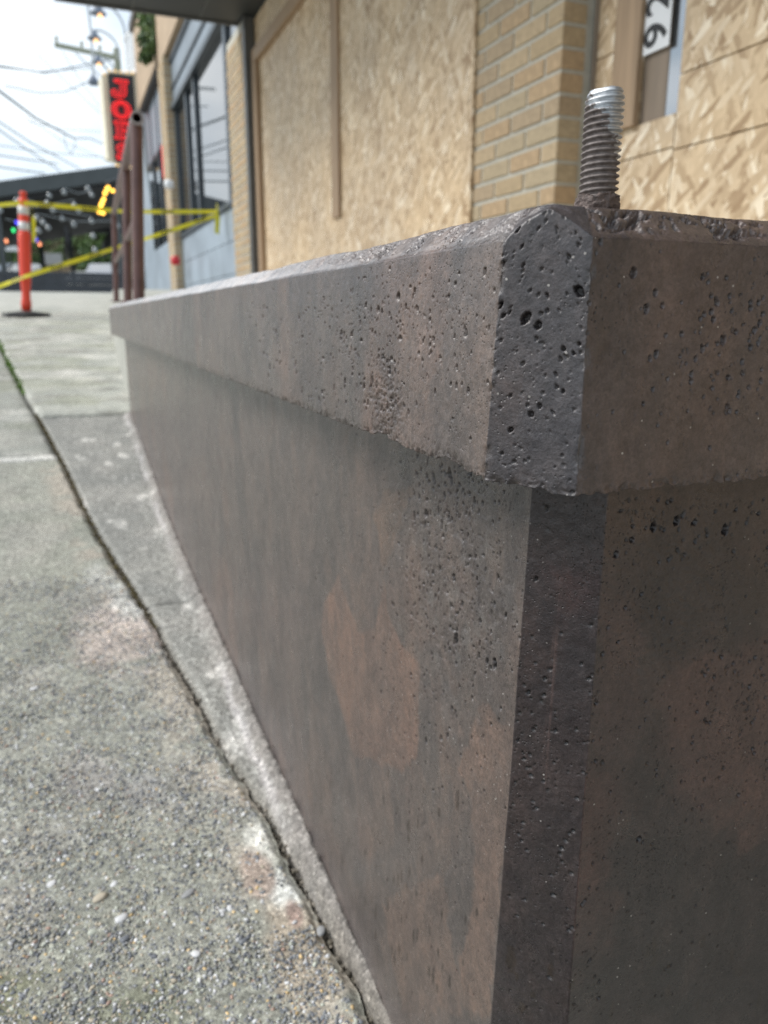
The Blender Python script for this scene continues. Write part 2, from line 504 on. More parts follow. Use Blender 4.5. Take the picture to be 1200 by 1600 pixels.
# ================================================================== SETTING
# big ground sheet that follows the hill
ys = np.concatenate([np.linspace(-40, -3, 8), np.linspace(-2, 10, 49), np.linspace(11, 60, 40), np.linspace(70, 400, 12)])
xs = np.concatenate([np.linspace(-300, -12, 10), np.linspace(-10, 10, 21), np.linspace(14, 300, 10)])
XX, YY = np.meshgrid(xs, ys)
G = np.stack([XX, YY, prof(YY) - .035], -1)
ground = tag(link('ground', grid_mesh('ground', G), M_FAR), 'sloping pale concrete ground running up the street to the pavilion', kind='structure')

# the joint between the aggregate slabs and the strip along the planter
CY = [.0, .40, .521, .614, .695, .82, .925, 1.03, 1.41, 1.70, 2.06, 2.93, 3.79, 5.69, 9]
CX = [.235, .219, .207, .199, .192, .181, .167, .152, .114, .078, .026, -.082, -.192, -.406, -.78]


def crack(y): return np.interp(y, CY, CX)


XB, YB = .215, .300                              # planter body faces
XF, YE = .1677, .260                             # coping faces
ZT, ZV, ZB = .0428, .0300, -.0700                # coping top, top of its upright face, underside
WCH = ZT - ZV

side = tag(link('sidewalk', MB().add([(-2.2, -1.5, prof(-1.5) - .022), (XB + .02, -1.5, prof(-1.5) - .022), (XB + .02, .6, prof(.6) - .022), (-2.2, .6, prof(.6) - .022),
                                      (XB + .02, 2.3, prof(2.3) - .03), (-2.2, 2.3, prof(2.3) - .03), (XB + .02, 6.0, prof(6.0) - .03), (-2.2, 6.0, prof(6.0) - .03)],
                                     [(0, 1, 2, 3), (3, 2, 4, 5), (5, 4, 6, 7)]).mesh('joint_bed'), M_DIRT),
           'old sidewalk of exposed aggregate slabs with a dirt filled joint', kind='structure')


def slab(name, y0, y1, xl, xr, ny, nx, tone, zoff=0.0, amp=.0012, thick=.05, gy=None, gx=None, shape=None):
    """a slab following the hill between xl(y) and xr(y), with worn edges, a skirt and its own tones"""
    yy = np.linspace(y0, y1, ny) if gy is None else gy
    tt = np.linspace(0, 1, nx) if gx is None else gx
    T, Y = np.meshgrid(tt, yy)
    A, B = xl(Y), xr(Y)
    ed = .0030 * fbm(Y * 60, Y * 0 + 3, seed=3) + .0015 * fbm(Y * 14, Y * 0 + 9, seed=5)
    B = B + ed; A = A + ed * .8
    X = A + (B - A) * T
    dx = np.minimum(X - A, B - X); dy = np.minimum(Y - y0, y1 - Y)
    Z = prof(Y) + zoff + amp * fbm(X * 160, Y * 160, seed=11, octv=3) + amp * 1.3 * fbm(X * 22, Y * 22, seed=12)
    Z = Z - .007 * (1 - sstep(0, .012, dx)) - .006 * (1 - sstep(0, .012, dy))
    if shape is not None: Z = Z + shape(X, Y)
    C = tone(X, Y)
    P = np.stack([X, Y, Z], -1)
    # skirt
    def pad(a, f): return np.concatenate([f(a[:1]), a, f(a[-1:])], 0)
    low = np.array([0, 0, -thick])
    P = np.concatenate([P[:1] + low, P, P[-1:] + low], 0); C = np.concatenate([C[:1], C, C[-1:]], 0)
    P = np.concatenate([P[:, :1] + low, P, P[:, -1:] + low], 1); C = np.concatenate([C[:, :1], C, C[:, -1:]], 1)
    me = grid_mesh(name, P, C)
    return link(name, me, M_PAVE, side)


def blob(X, Y, cx, cy, rx, ry, seed, soft=.5):
    d = np.sqrt(((X - cx) / rx) ** 2 + ((Y - cy) / ry) ** 2) + .55 * fbm(X * 26, Y * 26, seed=seed, octv=5)
    return 1 - sstep(1 - soft, 1 + soft * .3, d)


def mixc(C, m, c): return C * (1 - m[..., None]) + np.array(c) * m[..., None]


def tone_agg(X, Y):
    C = np.ones(X.shape + (3,)) * np.array((.345, .346, .305))
    C = mixc(C, .6 * sstep(-.1, .5, fbm(X * 5, Y * 5, seed=21)), (.31, .315, .265))
    C = mixc(C, .55 * sstep(0, .5, fbm(X * 9, Y * 9, seed=24)), (.41, .39, .355))
    C = mixc(C, .8 * sstep(.10, .035, crack(Y) - X) * sstep(.2, -.1, fbm(X * 18, Y * 18, seed=30)), (.45, .40, .34))
    for cx, cy, rx, ry, c, s in ((.160, .785, .020, .045, (.74, .73, .68), 1), (.166, .70, .017, .035, (.72, .72, .69), 2), (.145, .735, .02, .05, (.42, .33, .28), 3),
                                 (.07, 1.47, .11, .19, (.64, .55, .51), 4), (.03, 1.40, .10, .10, (.50, .43, .385), 5), (.085, 1.62, .05, .15, (.66, .66, .63), 6),
                                 (.16, .62, .035, .06, (.44, .375, .30), 7), (-.03, 1.0, .05, .07, (.36, .34, .32), 8), (.04, .93, .04, .05, (.33, .32, .31), 9),
                                 (-.11, .77, .035, .05, (.38, .36, .32), 10), (.02, 1.75, .04, .09, (.5, .5, .47), 12), (-.14, .66, .08, .05, (.21, .215, .14), 13),
                                 (.0, .60, .06, .05, (.23, .235, .175), 14), (.17, .67, .010, .022, (.33, .235, .205), 15)):
        C = mixc(C, .85 * blob(X, Y, cx, cy, rx, ry, 40 + s), c)
    return C


def tone_strip(X, Y):
    C = np.ones(X.shape + (3,)) * np.array((.30, .297, .278))
    C = mixc(C, .6 * sstep(0, .5, fbm(X * 14, Y * 9, seed=61)), (.345, .335, .315))
    C = mixc(C, .85 * sstep(.26, .5, fbm(X * 22, Y * 13, seed=64)), (.62, .60, .57))
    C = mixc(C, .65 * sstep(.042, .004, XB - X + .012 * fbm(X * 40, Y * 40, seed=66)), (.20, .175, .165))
    C = mixc(C, .5 * sstep(.018, .0, X - crack(Y)), (.17, .15, .12))
    C = mixc(C, .6 * sstep(.010, .0, np.abs(XB - .022 - X + .006 * fbm(X * 30, Y * 30, seed=67))) * sstep(-.1, .4, fbm(X * 30, Y * 6, seed=68)), (.55, .52, .52))
    return C


def tone_far(X, Y):
    C = np.ones(X.shape + (3,)) * np.array((.40, .405, .37))
    C = mixc(C, .7 * sstep(0, .5, fbm(X * 4, Y * 3, seed=71)), (.46, .45, .41))
    C = mixc(C, .75 * sstep(.18, .5, fbm(X * 5, Y * 9, seed=72)), (.66, .64, .60))
    C = mixc(C, .85 * sstep(.0, .4, fbm(X * 6, Y * 12, seed=75)), (.29, .285, .255))
    C = mixc(C, .6 * sstep(.1, .4, fbm(X * 3, Y * 5, seed=77)), (.33, .34, .27))
    return C


HALF = .0044
gy = .3 + (2.70 - .3) * (np.linspace(0, 1, 560) ** 1.6)
gx = 1 - (np.linspace(1, 0, 230) ** 1.5)
slab('aggregate_slab', .3, 2.70, lambda y: y * 0 - .62, lambda y: crack(y) - HALF * (1 + .7 * vn(y * 13, y * 0, seed=2) + .5 * vn(y * 41, y * 0, seed=3)), 0, 0, tone_agg, 0, .0013, gy=gy, gx=gx)
slab('aggregate_slab', 2.752, 6.2, lambda y: y * 0 - 1.3, lambda y: crack(y) - HALF * 1.6, 160, 60, lambda X, Y: tone_far(X, Y) * .84, 0, .0022)
slab('mortar_strip', 2.704, 2.748, lambda y: y * 0 - .62, lambda y: crack(y) - HALF * 1.6, 12, 80, lambda X, Y: np.ones(X.shape + (3,)) * np.array((.74, .72, .68)) * (1 + .12 * fbm(X * 20, Y * 20, seed=4))[..., None], .003, .002)
cove = lambda X, Y: .020 * sstep(.036, .0, XB - X) ** 1.5 + .004 * fbm(X * 90, Y * 90, seed=8) * sstep(.09, .02, XB - X)
g1 = .3 + (1.555 - .3) * (np.linspace(0, 1, 420) ** 1.35)
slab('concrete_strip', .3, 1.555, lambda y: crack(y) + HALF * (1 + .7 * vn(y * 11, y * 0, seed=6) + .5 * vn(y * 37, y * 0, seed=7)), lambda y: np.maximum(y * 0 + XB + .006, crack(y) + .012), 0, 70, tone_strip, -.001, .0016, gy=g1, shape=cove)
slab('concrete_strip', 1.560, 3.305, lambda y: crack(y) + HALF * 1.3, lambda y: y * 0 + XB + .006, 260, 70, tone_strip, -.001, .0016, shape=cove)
slab('concrete_strip', 3.315, 8.6, lambda y: crack(y) + HALF * 1.5, lambda y: y * 0 + .62, 200, 60, tone_far, .006, .003)

# exposed aggregate: the pebbles one can pick out singly, then the fine grit as one mass
rng = np.random.default_rng(5)


def dome(n=7):
    v = [(0, 0, 1)]; f = []
    for k_, (r_, z_) in enumerate(((.62, .78), (1.0, .22), (.92, -.5))):
        for j in range(n):
            t = 2 * math.pi * (j + .5 * k_) / n; v.append((r_ * math.cos(t), r_ * math.sin(t), z_))
    for j in range(n): f.append((0, 1 + j, 1 + (j + 1) % n))
    for k_ in (0, 1):
        for j in range(n):
            a = 1 + k_ * n + j; b = 1 + k_ * n + (j + 1) % n; f.append((a, a + n, b)); f.append((b, a + n, b + n))
    return np.array(v, float), np.array(f)


def grit(n=5):
    v = [(0, 0, 1)]; f = []
    for k_, (r_, z_) in enumerate(((.9, .55), (.95, -.5))):
        for j in range(n):
            t = 2 * math.pi * (j + .5 * k_) / n; v.append((r_ * math.cos(t), r_ * math.sin(t), z_))
    for j in range(n): f.append((0, 1 + j, 1 + (j + 1) % n))
    for j in range(n):
        a = 1 + j; b = 1 + (j + 1) % n; f.append((a, a + n, b)); f.append((b, a + n, b + n))
    return np.array(v, float), np.array(f)


DV, DF = grit()
PAL = 1.75 * np.array([(.085, .09, .10), (.12, .125, .13), (.16, .16, .16), (.07, .075, .08), (.20, .19, .16), (.25, .22, .17), (.42, .41, .38), (.36, .25, .13), (.58, .57, .53), (.22, .15, .12), (.26, .27, .23)])
PAL = np.minimum(PAL, .60)
PW = np.array([.17, .16, .14, .08, .13, .11, .06, .02, .035, .025, .07]); PW /= PW.sum()


def pebble_cloud(n, y0, y1, r0, r1, lift):
    yv = y0 + (y1 - y0) * rng.random(n) ** 1.35
    xr = crack(yv) - .012; xl = np.maximum(-.10 - .12 * yv, -.6)
    xv = xl + (xr - xl) * rng.random(n)
    keep = ~((np.abs(xv - .155) < .03) & (np.abs(yv - .74) < .09) & (rng.random(n) < .85))
    xv, yv = xv[keep], yv[keep]; n = len(xv)
    r = r0 * (r1 / r0) ** (rng.random(n) ** 2.2)
    sx = r * (0.8 + .7 * rng.random(n)); sy = r * (.7 + .3 * rng.random(n)); sz = r * (.35 + .3 * rng.random(n)); a = rng.random(n) * 6.283
    V = np.empty((n, len(DV), 3)); jit = 1 + .22 * (rng.random((n, len(DV))) - .5)
    ux = DV[None, :, 0] * sx[:, None] * jit; uy = DV[None, :, 1] * sy[:, None] * jit
    V[..., 0] = ux * np.cos(a)[:, None] - uy * np.sin(a)[:, None] + xv[:, None]
    V[..., 1] = ux * np.sin(a)[:, None] + uy * np.cos(a)[:, None] + yv[:, None]
    V[..., 2] = prof(yv)[:, None] + DV[None, :, 2] * sz[:, None] + lift * r[:, None]
    C = PAL[rng.choice(len(PAL), n, p=PW)] * (.8 + .4 * rng.random((n, 1)))
    F = (DF[None] + (np.arange(n) * len(DV))[:, None, None]).reshape(-1, 3)
    return V.reshape(-1, 3), F, np.repeat(C, len(DV), 0)


crk = rng.random(2300) * 3.0 + .45
slab0 = [o for o in side.children if o.name == 'aggregate_slab'][0]
V, F, Cc = pebble_cloud(42000, .52, 1.8, .0009, .0026, .12)
DV, DF = dome()
tag(link('fine_aggregate', tri_mesh('fine_aggregate', V, F, Cc), M_PEB, slab0), kind='stuff')
n = len(crk); xo = crack(crk) + rng.normal(0, .0042, n); rr0 = .0008 + .0022 * rng.random(n) ** 2
V = DV[None] * rr0[:, None, None] * (1 + .4 * (rng.random((n, len(DV), 1)) - .5)) * np.array([1.2, 1.0, .8]) + np.stack([xo, crk, prof(crk) - .006 - .008 * rng.random(n)], -1)[:, None]
Cc = np.array([(.11, .095, .07), (.17, .15, .12), (.24, .21, .17), (.07, .06, .045)])[rng.integers(0, 4, n)]
tag(link('joint_crumbs', tri_mesh('joint_crumbs', V.reshape(-1, 3), (DF[None] + (np.arange(n) * len(DV))[:, None, None]).reshape(-1, 3), np.repeat(Cc, len(DV), 0)), M_PEB, side), kind='stuff')
pm_cache = []
for i in range(9):
    j = 1 + .3 * (rng.random(len(DV)) - .5)
    vv = DV * j[:, None]; vv[:, 0] *= 1 + .5 * rng.random(); vv[:, 2] *= .34
    c = PAL[[0, 1, 2, 3, 4, 5, 6, 8, 10][i]]
    me = tri_mesh('pebble', vv.astype(float), DF, np.repeat(c[None], len(DV), 0)); me.materials.append(M_PEB); pm_cache.append(me)
spots = [(-.07, .804, .0075, 7, .7), (-.006, .779, .006, 6, .9), (-.022, .765, .0095, 5, .3), (-.001, .728, .008, 6, .5), (.069, .738, .0085, 2, .6), (.108, .701, .006, 7, 1.7), (.098, .70, .005, 6, .2),
         (.064, .657, .0065, 6, 2.4), (.190, .640, .0065, 2, 1.2), (-.03, .72, .007, 8, .1), (.0, .70, .007, 0, .8), (.112, .655, .006, 0, .4), (-.1, 1.27, .008, 6, .2), (-.12, 1.42, .009, 0, 0)]
for i in range(80):
    y = .56 + .65 * random.random() ** 1.6; x = -.14 + (crack(y) - .03 + .14) * random.random()
    spots.append((x, y, .0026 + .0026 * random.random() ** 2, random.choice([0, 0, 1, 1, 2, 3, 3, 4, 5, 6, 7, 8]), random.random() * 3.14))
for x, y, r, ci, a in spots:
    o = bpy.data.objects.new('pebble', pm_cache[ci]); COL.objects.link(o); o.parent = slab0
    o.location = (x, y, float(prof(y)) + r * .0); o.rotation_euler = (random.uniform(-.15, .15), random.uniform(-.15, .15), a); o.scale = (r * .82, r * .72, r * .8)

# moss and weeds in the joint
def tufts(name, mat, y0, y1, n, h0, h1, spread, label):
    vs, fs = [], []
    for _ in range(n):
        y = random.uniform(y0, y1); x = float(crack(y)) + random.gauss(0, spread); z = float(prof(y)) - .010
        h = random.uniform(h0, h1); a = random.random() * 6.28; b = h * .55; ww = h * .22
        k_ = len(vs); tip = (x + math.cos(a) * b, y + math.sin(a) * b, z + h)
        vs += [(x - math.sin(a) * ww, y + math.cos(a) * ww, z), (x + math.sin(a) * ww, y - math.cos(a) * ww, z), tip, (x + math.cos(a) * b * .4 + math.sin(a) * ww, y + math.sin(a) * b * .4 - math.cos(a) * ww, z + h * .7)]
        fs += [(k_, k_ + 1, k_ + 3), (k_, k_ + 3, k_ + 2)]
    me = bpy.data.meshes.new(name); me.from_pydata(vs, [], fs)
    return tag(link(name, me, mat), label, kind='stuff')


tufts('moss', M_MOSS, 1.45, 3.4, 1500, .004, .011, .004, 'olive brown moss filling the sidewalk joint')
tufts('weeds', M_GRASS, 3.9, 6.0, 260, .010, .03, .009, 'thin bright green weeds along the far sidewalk joint')


# ================================================================== PLANTER WALL
def face_frame(seg):                            # not used for placing, only documents the order: far end, street face, bevelled corner, near end
    return seg


planter = thing('planter_wall', 'low brown stained concrete planter wall with thick coping and bevelled corner', 'planter', (XB, YB, float(prof(YB))))


def columns(xf, ye, yfar, cc, n1, xend_dense, dx):
    """plan points of the outline and a segment id for each column"""
    A = ye + cc; kk = (1 / A - 1 / yfar) / n1
    y1 = 1 / (1 / yfar + kk * np.arange(n1 + 1)); y1 = np.clip(y1, A, yfar)
    seg0 = np.linspace(.62, xf, 10)[:-1]
    n2 = max(8, int(cc * 1.414 / (dx * .95)))
    n3 = int((xend_dense - xf - cc) / dx)
    x3 = np.concatenate([np.linspace(xf + cc, xend_dense, n3 + 1), xend_dense + (1.45 - xend_dense) * (np.linspace(0, 1, 40)[1:] ** 1.8)])
    t2 = np.linspace(0, 1, n2 + 1)
    seg = np.concatenate([np.zeros(9), np.ones(n1), np.full(n2, 2), np.full(len(x3), 3)]).astype(int)
    u = np.concatenate([seg0, y1[:-1], t2[:-1], x3])
    return seg, u


def outline(seg, u, xf, ye, yfar, cax, cay, d, c0=None):
    """point of the outline moved inwards by d; cax, cay: leg lengths of the corner bevel"""
    x = np.where(seg == 0, np.maximum(u, xf + d), 0.0); y = np.where(seg == 0, yfar - d, 0.0)
    k_ = .414 * d
    ay0 = ye + (cay if c0 is None else c0); Ay = ye + cay + k_
    t = (u - ay0) / (yfar - ay0)
    x = np.where(seg == 1, xf + d, x); y = np.where(seg == 1, Ay + t * (yfar - d - Ay), y)
    bx0 = xf + cax; Bx = bx0 + k_
    x = np.where(seg == 2, (xf + d) + u * (Bx - xf - d), x); y = np.where(seg == 2, Ay + u * (ye + d - Ay), y)
    x = np.where(seg == 3, Bx + (u - bx0) / (1.45 - bx0) * (1.45 - Bx), x); y = np.where(seg == 3, ye + d, y)
    return x, y


def pit_field(S, Zr, pits):
    """S: arc length of each column, Zr: height of each row; pits: (s, z, rs, rz, depth)"""
    D = np.zeros((len(Zr), len(S)))
    for s, z, rs, rz, dep in pits:
        a, b = np.searchsorted(S, (s - rs * 1.3, s + rs * 1.3)); c, d = np.searchsorted(Zr, (z - rz * 1.3, z + rz * 1.3))
        if b - a < 1 or d - c < 1: continue
        ss = (S[a:b][None] - s) / rs; zz = (Zr[c:d][:, None] - z) / rz
        rho = np.sqrt(ss * ss + zz * zz) + (.20 * vn(ss * 1.7 + s * 900, zz * 1.7 + z * 900, seed=5) + .12 * vn(ss * 4 + s * 700, zz * 4 + z * 700, seed=6))
        h = -dep * (1 - sstep(.62, 1.0, rho))
        sub = D[c:d, a:b]; D[c:d, a:b] = np.where(np.abs(h) > np.abs(sub), h, sub)
    return D


def stain_and_shade(seg, S, X, Y, Z, seed, bright=1.0):
    """mottled stain: olive grey, warm brown and a cooler tone, drawn out downwards; bevel and end shade painted in"""
    C = np.ones(X.shape + (3,)) * np.array((.092, .077, .071))
    A = fbm(S * 9, Z * 3.2, seed=seed, octv=5)
    C = mixc(C, .7 * sstep(.05, .32, A), (.118, .084, .071))
    B = fbm(S * 13 + 5, Z * 4, seed=seed + 3, octv=5)
    C = mixc(C, .7 * sstep(.1, .4, B), (.062, .055, .054))
    K = fbm(S * 40, Z * 9, seed=seed + 5, octv=4)
    C = C * (1 + .16 * K)[..., None]
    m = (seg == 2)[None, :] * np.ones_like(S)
    C = mixc(C, .8 * m, (.055, .053, .060) if seed < 150 else (.025, .021, .024))  # bevelled corner: sky reflection and shade painted into the tone
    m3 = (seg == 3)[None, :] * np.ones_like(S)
    C = mixc(C, .80 * m3, (.078, .062, .060) if seed < 150 else (.038, .0295, .0300))  # end face: darker brown stain, with its shade painted in too
    return C * bright


def arcl(seg, u, xf, ye, cax, cay):
    """arc length measured from the street-face edge of the bevel: negative along the street face"""
    s = np.where(seg == 0, -4.0 - (u - xf), 0.0)
    s = np.where(seg == 1, -(u - (ye + cay)), s)
    cl = math.hypot(cax, cay)
    s = np.where(seg == 2, u * cl, s); s = np.where(seg == 3, cl + u - (xf + cax), s)
    return s


def normal_in(seg, u, n2=None):
    nx = np.where(seg == 1, -1.0, np.where(seg == 2, -.7071, 0.0)); ny = np.where(seg == 0, 1.0, np.where(seg == 2, -.7071, np.where(seg == 3, -1.0, 0.0)))
    return nx, ny


def sz_of(px, py, xf, ye, cax, cay, face):
    if face == 1: p = onx(px, py, xf); return -(p[1] - ye - cay), p[2]
    if face == 3: p = ony(px, py, ye); return math.hypot(cax, cay) + p[0] - xf - cax, p[2]
    r = ray(px, py)                              # bevel plane through (xf, ye+cay) and (xf+cax, ye)
    n = np.array([cay, cax]); q = n @ np.array([xf, ye + cay]); p = r * (q / (n @ r[:2]))
    return math.hypot(p[0] - xf, p[1] - ye - cay), p[2]


# ---- coping
CC = .0250
seg, u = columns(XF, YE, 3.33, CC, 560, .352, .00045)
S1 = arcl(seg, u, XF, YE, CC, CC)
rows_v = np.linspace(0, 1, 215)
dch = np.concatenate([np.linspace(0, .018, 44)[1:], [.0205, .024, .030, .04, .055, .08, .13]])
bot = [.052, .03, .014, .006, .0025]
NX, NY = normal_in(seg, u)
n_av = NX.copy(), NY.copy()


def ztop(x, y):
    dxx = x - XF; dyy = np.minimum(y - YE, 3.33 - y)
    e = np.where((x - XF) + (y - YE) < CC + .006, .0075, .0022)
    a = np.minimum(ZV + dxx, ZV + dyy)
    h = np.clip(.5 + .5 * (ZT - a) / e, 0, 1)
    return a * h + ZT * (1 - h) - e * h * (1 - h)


fx0, fy0 = outline(seg, u, XF, YE, 3.33, CC, CC, 0.0)
zv = ztop(fx0, fy0)
chip = np.abs(fbm(S1 * 70, S1 * 0, seed=31, octv=4)) * .0026 + .0012 * vn(S1 * 260, S1 * 0, seed=33)
big = .003 * np.exp(-((S1 + .036) / .010) ** 2) + .0035 * np.exp(-((S1 + .12) / .02) ** 2) * (.5 + .5 * vn(S1 * 90, S1 * 0, seed=35))
zb = ZB + chip * .7 + big - .0035 * sstep(-.02, .05, S1)
R_, Zg, XYg = [], [], []
pts = []
pushs = []
for d in bot:                                    # underside, from the body out to the lower edge
    x, y = outline(seg, u, XF, YE, 3.33, CC, CC + .0090, d, CC); pts.append(np.stack([x, y, zb + .002 * (d > .004)], -1)); pushs.append(.15)
zrow = []
for t in rows_v:
    z = zb + (zv - zb) * t
    drift = .0090 * np.clip((ZV - z) / .1, 0, 1)
    xa, ya = outline(seg, u, XF, YE, 3.33, CC, CC, 0.0); xb_, yb_ = outline(seg, u, XF, YE, 3.33, CC, CC + .0090, 0.0, CC)
    m = drift / .0090
    pts.append(np.stack([xa + (xb_ - xa) * m, ya + (yb_ - ya) * m, z], -1)); pushs.append(1.0)
for d in dch:
    x, y = outline(seg, u, XF, YE, 3.33, CC, CC, d); pts.append(np.stack([x, y, ztop(x, y)], -1)); pushs.append(1.0)
P = np.stack(pts)                                # rows, cols, 3
nr = len(P); SS = np.broadcast_to(S1, P.shape[:2]); ZZ = P[..., 2]
kv0, kv1 = len(bot), len(bot) + len(rows_v)
# relief
pits = []


def add_pits(face, n, box_, r0, r1, elong, geo, dens=None, powr=2.4):
    xf, ye, cax, cay = geo
    x0, y0, x1, y1 = box_
    for _ in range(n):
        for _t in range(8):
            px, py = random.uniform(x0, x1), random.uniform(y0, y1)
            if dens is None or random.random() < dens(px, py): break
        s, z = sz_of(px, py, xf, ye, cax, cay, face)
        r = r0 * (r1 / r0) ** (random.random() ** powr)
        pits.append((s, z, r, r * random.uniform(1.0, elong), r * random.uniform(.7, 1.5)))


GC = (XF, YE, CC, CC)
for px, py, r in ((905, 461, 10), (824, 516, 11), (843, 531, 8), (780, 477, 7), (882, 552, 5), (897, 553, 4), (786, 412, 6), (848, 643, 5), (836, 656, 6), (808, 676, 6), (800, 496, 4), (806, 625, 4), (882, 612, 4), (818, 362, 13), (808, 372, 8), (815, 405, 4), (818, 435, 4), (855, 488, 4), (752, 708, 4), (791, 497, 5), (906, 536, 4)):
    s, z = sz_of(px, py, *GC, 2); pits.append((s, z, r * .00020, r * .00021, r * .00045))
for px, py, r in ((990, 425, 8), (1024, 455, 6), (1010, 480, 7), (1035, 475, 5), (1015, 555, 5), (1025, 548, 6), (1130, 526, 8), (1120, 470, 6), (1118, 465, 4), (1100, 487, 5), (1065, 520, 5), (1087, 555, 5), (1098, 540, 6), (1185, 470, 5), (1187, 500, 6), (1150, 515, 5), (1140, 460, 5), (1080, 590, 5), (1190, 590, 5), (938, 378, 5), (1200 - 28, 470, 5), (1040, 520, 4), (975, 545, 3), (1005, 625, 4), (1110, 690, 4), (1020, 602, 4), (1160, 560, 5), (1185, 530, 5)):
    s, z = sz_of(px, py, *GC, 3); pits.append((s, z, r * .00022, r * .0003, r * .0003))
for px, py, r in ((733, 523, 6), (740, 614, 5), (760, 425, 5), (650, 455, 5), (625, 465, 7), (594, 485, 6), (600, 490, 5), (615, 500, 4), (655, 485, 5), (683, 533, 5), (682, 530, 4), (552, 525, 6), (540, 522, 5), (535, 530, 4), (617, 563, 5), (610, 570, 4), (630, 530, 5), (693, 560, 4), (585, 520, 4), (590, 522, 4), (675, 500, 4), (660, 555, 4)):
    s, z = sz_of(px, py, *GC, 1); pits.append((s, z, r * .00028 * (1 + abs(s) * 2), r * .00042, r * .0003))
add_pits(2, 210, (775, 370, 925, 760), .0003, .0010, 1.2, GC)
add_pits(3, 130, (930, 380, 1200, 760), .0003, .0009, 1.3, GC)
add_pits(3, 110, (1060, 420, 1200, 640), .0004, .0016, 1.3, GC)
add_pits(1, 520, (470, 420, 780, 700), .0004, .0013, 1.9, GC, lambda x, y: math.exp(-((x - 590) / 110) ** 2 - ((y - 525) / 85) ** 2) + .25)
add_pits(1, 260, (380, 440, 640, 640), .0006, .0018, 1.8, GC, lambda x, y: .3 + .7 * (y > 470))
zr_ = np.linspace(ZB, ZV, len(rows_v))
D = np.zeros(P.shape[:2])
D[kv0:kv1] = pit_field(S1, zr_, pits)
D += .00055 * fbm(SS * 22, ZZ * 22, seed=41) + .00016 * fbm(SS * 260, ZZ * 260, seed=43, octv=3)
# hammered patch near the corner, rough lower rim, broken upper arris
ham = np.exp(-((SS + .118) / .022) ** 2 - ((ZZ + .052) / .02) ** 2)
D += -.0016 * ham * np.abs(fbm(SS * 230, ZZ * 230, seed=45, octv=3)) * 2
rim = np.exp(-((ZZ - zb[None]) / .0035) ** 2); D[kv0:] += (-.0015 * rim * (np.abs(fbm(SS * 170, ZZ * 170, seed=47, octv=4)) * 1.8))[kv0:]
mk = np.zeros(P.shape[:2]); kk = np.arange(nr)
dd = np.zeros(nr); dd[kv1:] = dch
band = np.exp(-np.abs((dd - .0080) / .0046) ** 3); band[:kv1] = 0
along = np.where(seg == 1, sstep(-.52, -.10, S1) * (.35 + .65 * sstep(-.2, .3, fbm(S1 * 30, S1 * 0, seed=49))) + .12, 0) + np.where(seg == 2, .35, 0) + np.where(seg == 3, sstep(.145, .10, S1) * 1.0 + .22, 0)
along = np.where((seg == 2) & (u > .35), .05, along)
rough = band[:, None] * along[None]
q3 = fbm(P[..., 0] * 430, P[..., 1] * 430, P[..., 2] * 430, seed=51, octv=3, gain=.62)
q4 = fbm(P[..., 0] * 170, P[..., 1] * 170, P[..., 2] * 170, seed=52, octv=3)
D += -.0046 * rough * np.clip(.10 + 1.1 * q3 + 1.5 * q4, 0, 1.3)
aw = np.exp(-(dd / .0022) ** 2); aw[:kv1] = 0
D += -.0012 * aw[:, None] * np.abs(fbm(SS * 240, ZZ * 240, seed=53, octv=3)) * (1 - .5 * (seg == 2))[None]
wv = (dd > 0)[:, None] * .0012 * fbm(SS * 14, ZZ * 0, seed=55, octv=3); P[..., 2] += wv
edg = np.exp(-(S1 / .0016) ** 2) + np.exp(-((S1 - CC * 1.414) / .0016) ** 2)
edn = np.clip(fbm(SS * 160, ZZ * 120, seed=57, octv=4) * 2.2 - .1, 0, 1)
D += -.0011 * edg[None] * edn
# push along the outward normal: sideways on upright rows, diagonal on the sloped arris, up on top
up = np.clip(dd / WCH, 0, 1); upn = np.where(dd > WCH * 1.15, 1.0, np.where(dd > 0, .7071, 0.0)); sid = np.sqrt(1 - upn ** 2)
isf = (seg == 2)[None] & (dd > .002)[:, None]
sidg = np.where(isf, 0.0, sid[:, None]); upg = np.where(isf, 1.0, upn[:, None])
pw = np.array(pushs)[:, None]
P[..., 0] += NX[None] * D * sidg * pw; P[..., 1] += NY[None] * D * sidg * pw; P[..., 2] += D * upg * pw
Ccol = stain_and_shade(seg, SS, P[..., 0], P[..., 1], ZZ, 100)
Ccol = mixc(Ccol, .5 * ((seg == 1)[None] * sstep(-.035, -.005, SS) * (dd <= 0)[:, None]), (.145, .112, .095))
Ccol = mixc(Ccol, .5 * np.exp(-((SS + .085) / .018) ** 2 - ((ZZ + .03) / .05) ** 2) * (seg == 1)[None], (.125, .098, .085))
Ccol = mixc(Ccol, ((.35 + .6 * sstep(-.1, -.5, S1)) * (seg <= 1))[None] * sstep(.0005, .0025, dd)[:, None], (.50, .50, .505))  # worn paint, plus the sky highlight painted paler towards the far end
Ccol = mixc(Ccol, np.clip(rough * 1.2, 0, .75), (.125, .098, .088))
Ccol = mixc(Ccol, .55 * (rough * (seg == 1)[None]), (.25, .235, .235))
Ccol = mixc(Ccol, .7 * np.exp(-((S1 - CC * 1.414) / .0014) ** 2)[None] * np.clip(edn * 1.6, 0, 1), (.20, .195, .20))
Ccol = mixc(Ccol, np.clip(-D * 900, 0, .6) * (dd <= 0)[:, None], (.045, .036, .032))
coping = link('coping', grid_mesh('coping', P, Ccol), M_CONC, planter)

